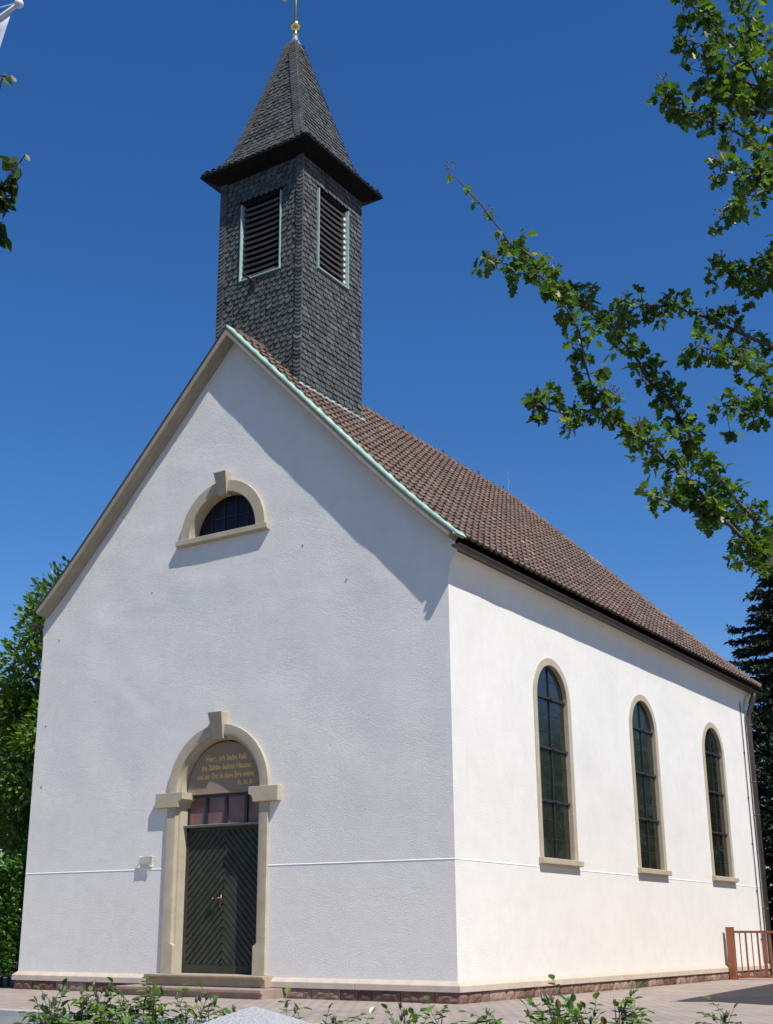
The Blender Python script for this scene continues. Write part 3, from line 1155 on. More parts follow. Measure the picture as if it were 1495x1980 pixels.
for s in (1, -1):
    for dz, dl in ((.045, 0), (-.045, 0), (0, .05)):
        m.lathe([(0, -.03), (.03, -.02), (.035, 0), (.03, .02), (0, .03)], (TX + s * (.29 + dl), TY + s * .02, zb + 1.16 + dz), 8, Vector((0, 1, 0)))
m.build('cross_arm', 'gold', spire)

# belfry openings
def belfry(F, o, ns):
    a, b, z0, z1 = o
    m = MB()
    t = .045
    def bar(u0, u1, za, zb2, n0, n1):
        p = [F(u0, za, n0), F(u1, za, n0), F(u1, zb2, n0), F(u0, zb2, n0), F(u0, za, n1), F(u1, za, n1), F(u1, zb2, n1), F(u0, zb2, n1)]
        m.mesh(p, [(0, 3, 2, 1), (4, 5, 6, 7), (0, 1, 5, 4), (1, 2, 6, 5), (2, 3, 7, 6), (3, 0, 4, 7)])
    bar(a - .006, a + .016, z0, z1, -.20, .058); bar(b - .016, b + .006, z0, z1, -.20, .058)
    bar(a - .006, b + .006, z0 - .022, z0, -.20, .064)
    win = recalc(m.build('belfry_window', 'copper_teal', tower))
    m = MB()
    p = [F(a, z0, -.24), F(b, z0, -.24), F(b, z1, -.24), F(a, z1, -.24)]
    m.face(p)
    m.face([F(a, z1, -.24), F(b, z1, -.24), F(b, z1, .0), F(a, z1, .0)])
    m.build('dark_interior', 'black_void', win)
    m = MB()
    bar(b - .075, b - .022, z0, z1 - .12, -.19, -.02)
    m.build('inner_post', 'belfry_white', win) if F is RT else None
    m = MB()
    for i in range(ns):
        z = z0 + .05 + (z1 - z0 - .06) * i / ns
        ue = b - .024
        n = 8
        top, bot = [], []
        for q in range(n + 1):
            u = a + .024 + (ue - a - .024) * q / n
            sag = -.018 * sin(pi * q / n)
            top.append((u, sag))
        v = []
        for (dz, nn) in ((0, -.015), (.050, -.006), (.125, -.15), (.085, -.157)):
            v += [F(u, z + sg + dz, nn) for u, sg in top]
        c = n + 1
        fs = [(r * c + q, r * c + q + 1, ((r + 1) % 4) * c + q + 1, ((r + 1) % 4) * c + q) for r in range(4) for q in range(n)]
        m.mesh(v, fs)
    recalc(m.build('louvre_slat', 'louvre_brown', win))
belfry(FT, f_open, 13)
belfry(RT, r_open, 13)
# bracket under the front louvre, flashing along the foot of the tower
m = MB()
m.tube([FT(-.12, 13.08, 0), FT(-.12, 13.10, .30), FT(-.10, 13.13, .36)], .022, 8)
m.box((TX - .17, TY - TH - .05, 13.0), (TX - .07, TY - TH - .02, 13.16))
m.build('bracket', 'iron', tower)
m = MB()
P1 = slopeP(1)
dx = TH + .02
zr = roof_z(dx)
m.prism([(TX + TH + .005, zr + .10), (TX + TH + .052, zr + .035), (TX + TH + .075, zr + .015), (TX + TH + .075, zr - .09), (TX + TH - .02, zr)],
        lambda x_, z: (x_, TY - TH - .08, z), lambda x_, z: (x_, TY + TH + .06, z))
recalc(m.build('flashing', 'copper_teal', tower))

# notice box beside the door
m = MB()
bx0, bx1 = -6.285, -6.0
m.box((bx0 + .02, -.02, 1.765), (bx1 - .02, 0, 1.925))
nb = tag(m.build('notice_box', 'box_beige', None, origin=(-6.14, 0, 1.75)), 'small beige wall box with clear cover left of the church door', 'notice box')
m = MB(); m.box((bx0, -.062, 1.750), (bx1, -.056, 1.945)); m.build('clear_cover', 'acrylic', nb)
for u in (bx0 + .015, bx1 - .015):
    for z in (1.765, 1.93):
        m = MB(); m.lathe([(.007, 0), (.007, .056), (.011, .062), (.011, .07), (0, .072)], (u, 0, z), 8, Vector((0, -1, 0)))
        m.build('standoff', 'white_paint', nb)

# ------------------------------------------------------------------ gate
gy = 11.9
gate = empty('gate', 'rust brown steel bar gate beside the far church wall', 'gate', (.17, gy, GZ))
m = MB(); m.box((.08, gy - .07, GZ), (.23, gy + .07, .77)); m.box((.075, gy - .075, .77), (.235, gy + .075, .782))
bevel(m.build('post', 'rust_steel', gate), .006)
m = MB(); m.box((4.90, gy - .10, GZ), (5.08, gy + .10, .77)); bevel(m.build('post', 'rust_steel', gate), .006)
m = MB(); m.box((.23, gy - .025, .655), (4.90, gy + .025, .705)); m.build('top_rail', 'rust_steel', gate)
m = MB(); m.box((.23, gy - .025, -.265), (4.90, gy + .025, -.225)); m.build('bottom_rail', 'rust_steel', gate)
x = .36; k = 0
while x < 4.85:
    r = .017 if k % 2 else .010
    if abs(x - .92) < .05: r = .03
    m = MB(); m.box((x - r, gy - r, -.225), (x + r, gy + r, .655)); m.build('bar', 'rust_steel', gate)
    x += .13; k += 1

# unseen flat-roofed block, added and shaped to cast the shadow on the paving
m = MB()
gx, gy0, gh = 5.12, 1.33, 4.0
ex = Vector((-.10, 1.0, 0)).normalized(); ew = Vector((.88, .47, 0)).normalized()
c0 = Vector((gx, gy0, 0))
pl = [c0, c0 + ew * 7, c0 + ew * 7 + ex * 9.5, c0 + ex * 9.5]
inset = [c0 + ew * .2 + ex * .2, c0 + ew * 6.8 + ex * .2, c0 + ew * 6.8 + ex * 9.3, c0 + ew * .2 + ex * 9.3]
gar = empty('shadow_caster', 'pale flat roofed block out of view, added to cast the shadow right of the church', 'shadow_caster', (gx, gy0, GZ))
m.prism([(p.x, p.y) for p in inset], lambda a, b: (a, b, GZ), lambda a, b: (a, b, gh - .3)); recalc(m.build('wall', 'shadow_caster_wall', gar))
m = MB(); m.prism([(p.x, p.y) for p in pl], lambda a, b: (a, b, gh - .3), lambda a, b: (a, b, gh)); recalc(m.build('roof', 'gutter_brown', gar))
m = MB()
q0 = c0 + ew * 2 + ex * .18; q1 = c0 + ew * 5 + ex * .18
m.prism([(q0.x, q0.y), (q1.x, q1.y), (q1.x - ex.x * .03, q1.y - ex.y * .03), (q0.x - ex.x * .03, q0.y - ex.y * .03)], lambda a, b: (a, b, GZ), lambda a, b: (a, b, 2.0)); recalc(m.build('door', 'door_paint', gar))

# ------------------------------------------------------------------ foliage helpers
def rvec():
    while True:
        v = Vector((ru(-1, 1), ru(-1, 1), ru(-1, 1)))
        if .05 < v.length < 1: return v.normalized()
LOBED = [(.0, 0), (.10, .16), (.36, .22), (.26, .42), (.46, .62), (.22, .66), (.20, .90), (0, 1.0)]
OVAL = [(0, 0), (.20, .20), (.28, .48), (.18, .80), (0, 1.0)]
HEART = [(0, .06), (.22, 0), (.42, .18), (.40, .45), (.22, .75), (0, 1.05)]
def leaf(m, p, d, nrm, ln, shape, uv, fold=.25, wid=1.0, curl=.0):
    p = Vector(p); d = d.normalized()
    side = d.cross(nrm)
    if side.length < 1e-4: side = d.cross(Vector((.3, .5, .8)))
    side.normalize(); nn = side.cross(d).normalized()
    n = len(shape)
    mid = [p + d * (t * ln) - nn * (curl * ln * t * t) for _, t in shape]
    for sg in (1, -1):
        v = [p + d * (t * ln) + side * (sg * w * wid * ln) + nn * (w * wid * ln * fold - curl * ln * t * t) for w, t in shape]
        poly = [v[0]] + v[1:-1] + [v[-1]]
        if sg < 0: poly = poly[::-1]
        m.face(poly, uv)

def crown_points(m, centre, rad, nclump, nleaf, ln, shape, seed, squash=(1, 1, 1), droop=.3, clump_r=.28, fold=.25):
    rnd = random.Random(seed)
    c = Vector(centre)
    for _ in range(nclump):
        d = Vector((rnd.gauss(0, 1), rnd.gauss(0, 1), rnd.gauss(0, 1))).normalized()
        rr = rnd.random() ** (.38 if clump_r > .25 else .24)
        cp = c + Vector((d.x * rad * squash[0], d.y * rad * squash[1], d.z * rad * squash[2])) * rr
        cr = rad * clump_r * rnd.uniform(.6, 1.25)
        tone = rnd.uniform(-.18, .18)
        for _ in range(nleaf):
            e = Vector((rnd.gauss(0, 1), rnd.gauss(0, 1), rnd.gauss(0, 1))).normalized()
            q = cp + e * cr * rnd.random() ** .45 * 1.0
            q.z = cp.z + (q.z - cp.z) * .7
            out = (e + d * .5 + Vector((0, 0, rnd.uniform(-droop, .3)))).normalized()
            nn = Vector((rnd.gauss(0, .6), rnd.gauss(0, .6), 1)).normalized()
            leaf(m, q, out, nn, ln * rnd.uniform(.65, 1.25), shape, (min(1, max(0, rnd.gauss(.5, .2) + tone)), rnd.random()), fold)

def broad_tree(name, label, base, centre, rad, nclump, nleaf, ln, mat, seed, squash=(1, 1, 1), group=None, shape=OVAL, clump=.28):
    t = empty(name, label, 'tree', base, group)
    m = MB()
    b = Vector(base); c = Vector(centre)
    m.tube([b, b.lerp(c, .35) + Vector((.1, .05, 0)), b.lerp(c, .75), c + Vector((0, 0, rad * .3))], .22, 8, .07)
    rnd = random.Random(seed + 5)
    for k in range(9):
        s = b.lerp(c, rnd.uniform(.45, .95))
        d = Vector((rnd.gauss(0, 1), rnd.gauss(0, 1), rnd.uniform(-.1, .9))).normalized()
        m.tube([s, s + d * rad * .4, s + d * rad * .75 + Vector((0, 0, .2))], .07, 6, .02)
    m.build('trunk', 'dark_bark', t, smooth=True)
    m = MB()
    crown_points(m, centre, rad, nclump, nleaf, ln, shape, seed, squash, clump_r=clump)
    m.build('crown', mat, t)
    return t

# tree beside the left wall
broad_tree('laurel_tree', 'bushy green broadleaf tree rising behind the left church wall', (-12.8, 6.2, GZ), (-12.5, 6.0, 5.35), 3.75, 560, 125, .155, 'laurel_leaf', 3, (.98, .9, 1.2), clump=.17)
broad_tree('laurel_tree', 'dark broadleaf tree in the shade low behind the hedge left of the church', (-16.8, 8.8, GZ), (-16.6, 8.6, 3.6), 3.6, 320, 90, .20, 'laurel_leaf', 4, (1.2, 1, 1.15))
# trees behind the church on the right
broad_tree('broadleaf_tree', 'dark leafy tree behind the far right church corner', (1.2, 20.0, GZ), (.6, 20.0, 3.6), 3.4, 260, 90, .13, 'spruce_needle', 7, (1.0, .9, 1.2))
# trees of the yard east of the church (mirrored in the windows)
broad_tree('yard_tree', 'tall leafy tree on the yard, first beyond the gate', (8.3, 21.5, GZ), (8.3, 21.5, 4.3), 3.4, 90, 45, .22, 'hedge_leaf', 21, (1, 1.2, 1.0))
broad_tree('yard_tree', 'tall leafy tree on the yard, second beyond the gate', (8.8, 29.5, GZ), (8.8, 29.5, 5.2), 4.2, 90, 45, .25, 'hedge_leaf', 22, (1, 1.2, 1.0))
broad_tree('yard_tree', 'tall leafy tree at the far end of the yard', (9.5, 38.5, GZ), (9.5, 38.5, 5.6), 4.8, 90, 45, .28, 'hedge_leaf', 23, (1, 1.2, 1.0))

# clipped hedge left of the church
m = MB()
rnd = random.Random(8)
for _ in range(15000):
    x = rnd.uniform(-13.0, -9.42); y = rnd.uniform(.0, 1.3); z = rnd.uniform(GZ + .2, 1.95)
    f = rnd.random()
    if f < .50: y = .08 + rnd.gauss(0, .07)
    elif f < .75: z = 1.85 + rnd.gauss(0, .10)
    elif f < .9: x = -9.46 + rnd.gauss(0, .05)
    out = Vector((rnd.gauss(0, .5), -.7 + rnd.gauss(0, .5), rnd.uniform(-.2, .8))).normalized()
    leaf(m, (x, y, z), out, Vector((rnd.gauss(0, .5), -.4, 1)).normalized(), rnd.uniform(.07, .13), OVAL, (min(1, max(0, rnd.gauss(.5, .22))), rnd.random()))
hedge = empty('hedge', 'clipped green hedge beside the left corner of the church', 'hedge', (-11.2, .65, GZ))
m.build('foliage', 'hedge_leaf', hedge)
m = MB()
for k in range(16):
    x = -12.9 + k * .21
    m.tube([(x, .65, GZ), (x + rnd.uniform(-.1, .1), .65, .5), (x + rnd.uniform(-.2, .2), .65 + rnd.uniform(-.3, .3), 1.6)], .035, 5, .012)
m.build('stem', 'dark_bark', hedge)

# shrub by the far corner
m = MB()
sh = empty('shrub', 'light leafy shrub at the foot of the far right church corner', 'shrub', (.75, 16.6, GZ))
crown_points(m, (.75, 16.6, 1.0), 1.0, 40, 60, .10, OVAL, 31, (.8, 1, 1.25))
m.build('foliage', 'laurel_leaf', sh)
m = MB()
for k in range(7):
    m.tube([(.75, 16.6, GZ), (.75 + ru(-.3, .3), 16.6 + ru(-.3, .3), .5), (.75 + ru(-.6, .6), 16.6 + ru(-.6, .6), 1.4)], .025, 5, .008)
m.build('stem', 'dark_bark', sh)

# spruce
def spruce(base, h, rmax, seed):
    rnd = random.Random(seed)
    t = empty('spruce_tree', 'dark spruce with drooping boughs behind the rear roof corner', 'tree', base)
    b = Vector(base)
    m = MB(); m.tube([b, b + Vector((0, 0, h * .5)), b + Vector((0, 0, h))], .28, 8, .02); m.build('trunk', 'dark_bark', t, smooth=True)
    m = MB(); mb = MB()
    z = 1.0
    while z < h - .2:
        f = 1 - (max(z, 2) - 2) / (h - 2)
        R0 = rmax * f ** .8
        nb = 14
        a0 = rnd.uniform(0, 6.3)
        for k in range(nb):
            a = a0 + 2 * pi * k / nb + rnd.uniform(-.25, .25)
            ln = R0 * rnd.uniform(.75, 1.1)
            d = Vector((cos(a), sin(a), 0))
            pts = []
            for q in range(6):
                s = q / 5
                pts.append(b + Vector((0, 0, z)) + d * (ln * s) + Vector((0, 0, -ln * .34 * s + ln * .20 * s * s)))
            mb.tube(pts, .035, 4, .006, caps=False)
            side = Vector((-sin(a), cos(a), 0))
            nt = int(ln / .13) + 3
            for q in range(nt):
                s = .18 + .82 * q / nt
                i = min(4, int(s * 5)); p = pts[i].lerp(pts[i + 1], s * 5 - i)
                for sg in (1, -1, 0):
                    tl = (.26 + .55 * (1 - s)) * rnd.uniform(.6, 1.1) * min(1, ln / 2 + .3)
                    dd = (d * .75 + side * sg * .75 + Vector((0, 0, rnd.uniform(-.45, .05)))).normalized()
                    # spray of needle tufts
                    for w in range(4):
                        pp = p + dd * (tl * w / 4)
                        uv = (min(1, max(0, rnd.gauss(.4, .2) + .25 * s)), rnd.random())
                        for e in range(2):
                            nd = (dd + rvec() * .75).normalized()
                            leaf(m, pp, nd, rvec(), rnd.uniform(.12, .20), [(0, 0), (.16, .3), (.12, .7), (0, 1)], uv, .3)
        z += .36 + .10 * f
    m.build('crown', 'spruce_needle', t)
    mb.build('branch', 'dark_bark', t)
spruce((.65, 23.0, GZ), 16.0, 6.2, 41)

# ------------------------------------------------------------------ hawthorn at the right
haw = empty('hawthorn_tree', 'hawthorn tree with lobed leaves whose boughs reach in from the right', 'tree', (8.55, -10.2, GZ))
LIMBS = {
'limb1':[ (8.28,-10.11,1.82),(8.11,-10.75,2.18),(8.02,-11.12,2.33),(7.94,-11.35,2.46),(7.87,-11.58,2.61),(7.84,-11.70,2.71),(7.81,-11.83,2.83),(7.76,-11.96,2.92),(7.72,-12.09,3.03),(7.66,-12.17,3.12),(7.59,-12.31,3.20),(7.52,-12.45,3.29),(7.43,-12.55,3.39),(7.39,-12.67,3.47),(7.37,-12.77,3.53),(7.33,-12.82,3.59) ],
'limb2':[ (8.28,-10.06,1.68),(8.19,-11.13,1.99),(8.12,-11.48,2.13),(8.02,-11.70,2.22),(7.99,-11.88,2.28),(7.93,-12.09,2.39),(7.85,-12.18,2.50),(7.77,-12.34,2.59),(7.73,-12.45,2.65),(7.71,-12.50,2.75),(7.71,-12.54,2.85),(7.72,-12.62,2.92),(7.69,-12.74,3.01) ],
'twig1a':[ (7.59,-12.31,3.20),(7.53,-12.43,3.24),(7.47,-12.55,3.26),(7.42,-12.63,3.265),(7.385,-12.69,3.26) ],
'twig1b':[ (7.52,-12.45,3.29),(7.50,-12.52,3.33),(7.47,-12.57,3.35) ],
'twig2a':[ (7.74,-12.40,2.63),(7.67,-12.47,2.60),(7.61,-12.56,2.58),(7.56,-12.66,2.60) ],
'twig2b':[ (7.99,-11.88,2.28),(7.94,-12.04,2.28),(7.88,-12.14,2.28),(7.83,-12.24,2.30) ],
'twig2c':[ (8.09,-11.55,2.16),(8.07,-11.65,2.16),(8.05,-11.77,2.11) ],
'limb3':[ (8.45,-10.31,2.63),(8.27,-10.98,3.09),(8.12,-11.28,3.25),(8.03,-11.41,3.28),(7.92,-11.57,3.33),(7.81,-11.71,3.36),(7.71,-11.84,3.34),(7.61,-11.98,3.20) ],
'limb4':[ (8.46,-10.41,2.59),(8.38,-11.41,2.73),(8.29,-11.75,2.80),(8.20,-11.95,2.85),(8.12,-12.08,2.88),(8.06,-12.19,2.90) ],
'twig4a':[ (8.29,-11.75,2.80),(8.24,-11.87,2.70),(8.17,-12.03,2.67),(8.12,-12.12,2.65) ],
'limb5':[ (8.55,-10.72,3.22),(8.38,-11.22,3.57),(8.26,-11.44,3.61),(8.18,-11.59,3.52),(8.11,-11.68,3.46),(8.04,-11.77,3.41) ],
'twig5a':[ (8.26,-11.44,3.61),(8.21,-11.55,3.47),(8.17,-11.65,3.34) ],
'limb6':[ (8.58,-10.83,3.23),(8.52,-11.54,3.66),(8.42,-11.89,3.73),(8.32,-12.07,3.69),(8.23,-12.22,3.62) ],
'twig6a':[ (8.42,-11.89,3.73),(8.34,-12.02,3.61),(8.27,-12.10,3.52),(8.22,-12.18,3.46) ],
'limb7':[ (8.52,-10.76,3.27),(8.46,-11.18,3.92),(8.35,-11.53,3.99),(8.24,-11.86,3.99),(8.16,-12.04,3.99),(8.09,-12.20,3.97),(8.06,-12.35,3.96) ],
'limb8':[ (8.52,-10.76,3.27),(8.45,-11.54,3.87),(8.39,-12.03,4.05),(8.36,-12.21,4.13),(8.31,-12.38,4.16),(8.27,-12.54,4.18),(8.26,-12.70,4.25) ],
'twig8a':[ (8.39,-12.03,4.05),(8.31,-12.21,4.05),(8.25,-12.36,4.00),(8.27,-12.48,4.04),(8.22,-12.53,4.06) ],
'twig8b':[ (8.41,-11.99,3.96),(8.33,-12.15,3.93),(8.26,-12.28,3.97),(8.24,-12.33,3.90) ],
'limb9':[ (8.52,-10.76,3.27),(8.46,-11.26,4.15),(8.38,-11.67,4.42),(8.32,-11.87,4.50),(8.32,-12.01,4.54),(8.34,-12.16,4.62) ],
}
m = MB(); tw = MB(); lv = MB(); fr = MB()
TIPS = []
trunk = [(8.55, -10.2, GZ), (8.50, -10.18, .6), (8.42, -10.12, 1.5), (8.46, -10.25, 2.5), (8.54, -10.70, 3.25), (8.6, -10.9, 4.4), (8.7, -11.0, 5.4)]
m.tube(trunk, .12, 10, .03)
m.build('trunk', 'bark', haw, smooth=True)
rnd = random.Random(77)
def tuft(p, axis, n, size, bright=0., spread=.05):
    for _ in range(n):
        d = (axis * .35 + rvec() + Vector((0, 0, -.25))).normalized()
        q = p + rvec() * spread * rnd.random()
        nn = (Vector((0, 0, 1)) + rvec() * .7).normalized()
        leaf(lv, q, d, nn, size * rnd.uniform(.65, 1.2), LOBED, (min(1, max(0, rnd.gauss(.42 + bright, .22))), rnd.random()), rnd.uniform(.1, .45), rnd.uniform(.85, 1.1), rnd.uniform(0, .25))
def corymb(p):
    # small flat cluster of unripe fruit on thin stalks
    ax = (Vector((0, 0, 1)) + rvec() * .6).normalized()
    for _ in range(rnd.randint(6, 11)):
        e = p + ax * rnd.uniform(.03, .05) + rvec() * .024
        tw.tube([p, e], .0011, 3, caps=False)
        fr.lathe([(0, -.0035), (.003, -.002), (.0038, 0), (.003, .003), (0, .0045)], e, 5)
for nm, pts in LIMBS.items():
    P_ = [Vector(p) for p in pts]
    # densify with a slight wander
    dens = []
    for a, b in zip(P_, P_[1:]):
        k = max(1, int((b - a).length / .05))
        for i in range(k):
            dens.append(a.lerp(b, i / k) + rvec() * .006)
    dens.append(P_[-1])
    big = nm.startswith('limb')
    tw.tube(dens, .020 if big else .008, 6, .0025, caps=False)
    n = len(dens)
    for i, p in enumerate(dens):
        s = i / n
        if big and (dens[i] - P_[0]).length < .35: continue
        ax = (dens[min(i + 1, n - 1)] - dens[max(0, i - 1)]).normalized()
        tipw = nm == 'limb1' and s > .83
        for rep in range(1 if tipw else ((5 if nm in ('limb1', 'limb2') else 3) if big and s < .8 else 4)):
            if rnd.random() < (.12 if tipw else .14): continue
            side = rvec(); side = (side - ax * side.dot(ax)).normalized()
            ln = rnd.uniform(.012, .068) if not tipw else rnd.uniform(.01, .025)
            if rnd.random() < .10 and not tipw: ln *= 1.7
            e = p + side * ln + ax * rnd.uniform(0, .03)
            tw.tube([p, e], .0022, 4, .0012, caps=False)
            if tipw: tuft(e, (side * .8 + ax * .5 + Vector((0, 0, -.3))).normalized(), 2, .040, .25, .006)
            tuft(e, (side + ax * .4).normalized(), rnd.randint(1, 3) if tipw else rnd.randint(5, 8), .034 if tipw else .043, .30 if tipw else rnd.uniform(-.15, .12), .03 if not tipw else .012)
            if rnd.random() < .20: corymb(e)
# extra crown up in the top right and out of view
for (c, r, k) in (((8.36, -12.15, 4.10), .17, 26), ((8.30, -12.30, 4.14), .14, 16), ((8.08, -12.28, 3.93), .075, 12), ((8.40, -11.95, 3.90), .15, 18), ((8.15, -11.66, 3.42), .09, 10), ((8.25, -12.17, 3.50), .06, 7), ((8.36, -12.05, 4.30), .14, 14)):
    for _ in range(k):
        if rnd.random() < .72: continue
        p = Vector(c) + rvec() * r * rnd.random() ** .5
        tuft(p, rvec(), 6, .040, rnd.uniform(-.05, .18), .035)
for _ in range(230):
    p = Vector((9.75, -9.9, 3.7)) + Vector((max(-.9, rnd.gauss(0, .5)), rnd.gauss(0, .5), rnd.gauss(0, .75)))
    tuft(p, rvec(), 6, .045, 0, .08)
tw.build('branch', 'bark', haw, smooth=True)
lv.build('crown', 'hawthorn_leaf', haw)
fr.build('fruit', 'haw_fruit', haw)['kind'] = 'stuff'

# ------------------------------------------------------------------ linden spray at the left edge
lin = empty('linden_tree', 'linden tree whose leaf tips reach in at the left edge', 'tree', (4.9, -14.3, GZ))
m = MB(); lv = MB()
m.tube([(4.9, -14.3, GZ), (4.95, -14.3, 1.6), (5.0, -14.25, 3.2), (5.05, -14.2, 5.0)], .11, 10, .04)
m.build('trunk', 'bark', lin, smooth=True)
tw = MB()
rnd = random.Random(5)
BR = [[(6.15, -14.23, 3.12), (6.27, -14.25, 3.15), (6.36, -14.27, 3.135)],
      [(6.0, -14.22, 3.08), (6.18, -14.2, 3.03), (6.285, -14.2, 2.99)],
      [(5.0, -14.25, 2.9), (5.6, -14.2, 3.05), (6.1, -14.22, 3.11), (6.27, -14.25, 3.13), (6.40, -14.28, 3.165), (6.475, -14.3, 3.188)],
      [(6.05, -14.22, 3.10), (6.20, -14.22, 3.06), (6.29, -14.22, 3.03)],
      [(6.15, -14.22, 3.12), (6.30, -14.26, 3.10), (6.38, -14.27, 3.08)],
      [(5.0, -14.25, 3.3), (5.7, -14.25, 3.58), (6.14, -14.26, 3.62), (6.28, -14.29, 3.60), (6.33, -14.28, 3.575)]]
for bi, b in enumerate(BR):
    P_ = [Vector(p) for p in b]
    tw.tube(P_, .010, 6, .002)
    for a, c in zip(P_, P_[1:]):
        k = max(1, int((c - a).length / .035))
        for i in range(k):
            p = a.lerp(c, i / k)
            if bi == 5 and p.x > 6.24 and rnd.random() < .5: continue
            for q in range((3 if (bi == 2 and p.x > 6.36) else 9) if bi < 5 else 2):
                d = (rvec() * .9 + Vector((.2, 0, -.55))).normalized()
                e = p + d * rnd.uniform(.008, .03)
                tw.tube([p, e], .0012, 3, caps=False)
                leaf(lv, e, (d + Vector((0, 0, -.4))).normalized(), (Vector((0, 0, .6)) + rvec()).normalized(), rnd.uniform(.034, .056), HEART, (min(1, max(0, rnd.gauss(.5, .25))), rnd.random()), .25, 1.0, .2)
for p in ((6.30, -14.285, 3.605), (6.33, -14.28, 3.585), (6.34, -14.28, 3.575), (6.475, -14.3, 3.19), (6.40, -14.28, 3.155)):
    p = Vector(p)
    leaf(lv, p, Vector((.5, 0, -.7)), rvec(), .045, OVAL, (1, .5), .2, .5)
for _ in range(160):
    p = Vector((4.75, -14.3, 4.2)) + Vector((max(-.5, min(.45, rnd.gauss(0, .3))), max(-.4, min(.4, rnd.gauss(0, .3))), rnd.gauss(0, .55)))
    for q in range(5):
        leaf(lv, p + rvec() * .1, rvec(), rvec(), .05, HEART, (min(1, max(0, rnd.gauss(.5, .2))), rnd.random()), .25)
tw.build('branch', 'bark', lin)
lv.build('crown', 'linden_leaf', lin)

# ------------------------------------------------------------------ flagpole and flag at the left edge
fx, fy, fz = 3.31, -11.90, 7.02        # knob
ad = Vector((-.996, .087, 0)).normalized()
fp = Vector((fx, fy, fz)) + ad * 1.15
pole = empty('flagpole', 'white flagpole with a knobbed banner arm at the upper left', 'flagpole', (fp.x, fp.y, GZ))
m = MB(); m.tube([(fp.x, fp.y, GZ - .1), (fp.x, fp.y, fz + .45)], .05, 10, .03); m.build('pole', 'white_paint', pole, smooth=True)
m = MB(); m.tube([Vector((fx, fy, fz)), fp], .016, 8); m.build('arm', 'white_paint', pole, smooth=True)
m = MB(); m.lathe([(0, -.034), (.02, -.028), (.033, -.008), (.034, .004), (.026, .022), (0, .034)], (fx, fy, fz), 14); m.build('knob', 'white_paint', pole, smooth=True)
m = MB(); m.tube([Vector((fx, fy, fz + .01)), fp + Vector((0, 0, .42))], .004, 5); m.build('stay_rope', 'white_paint', pole)
m = MB()
nu, nv = 10, 24
g = []
for j in range(nv + 1):
    for i in range(nu + 1):
        u = .09 + .95 * i / nu; v = 2.6 * j / nv
        p = Vector((fx, fy, fz - .03)) + ad * u + Vector((0, 0, -v))
        sw = v * .16
        p += Vector((-.83, -.56, 0)) * sw * 1.45 + Vector((ad.y, -ad.x, 0)) * (.05 * sin(u * 7 + v * 2.2) * min(1, v))
        g.append(p)
m.mesh(g, [(j * (nu + 1) + i, j * (nu + 1) + i + 1, (j + 1) * (nu + 1) + i + 1, (j + 1) * (nu + 1) + i) for j in range(nv) for i in range(nu)])
fl = m.build('flag', 'flag_cloth', None, smooth=True, origin=(fx, fy, fz))
sol = fl.modifiers.new('thick', 'SOLIDIFY'); sol.thickness = .003
tag(fl, 'pale lilac white banner hanging from the flagpole arm', 'flag')

# ------------------------------------------------------------------ granite post
m = MB()
px, py = 6.671, -13.195
rot = radians(14)
def pr(a, b): return (px + a * cos(rot) - b * sin(rot), py + a * sin(rot) + b * cos(rot))
h = .152
def ringz(hh, z): return [(*pr(a * hh, b * hh), z) for a, b in ((-1, -1), (1, -1), (1, 1), (-1, 1))]
v = ringz(h, GZ - .25) + ringz(h, .365) + ringz(h - .012, .380) + [(px, py, .436)]
m.mesh(v, [(0, 1, 5, 4), (1, 2, 6, 5), (2, 3, 7, 6), (3, 0, 4, 7), (4, 5, 9, 8), (5, 6, 10, 9), (6, 7, 11, 10), (7, 4, 8, 11), (8, 9, 12), (9, 10, 12), (10, 11, 12), (11, 8, 12)])
gp = m.build('granite_post', 'granite', None, origin=(px, py, GZ))
bevel(gp, .006)
tag(gp, 'pale granite post with shallow pyramid top among the rose bushes', 'stone post')

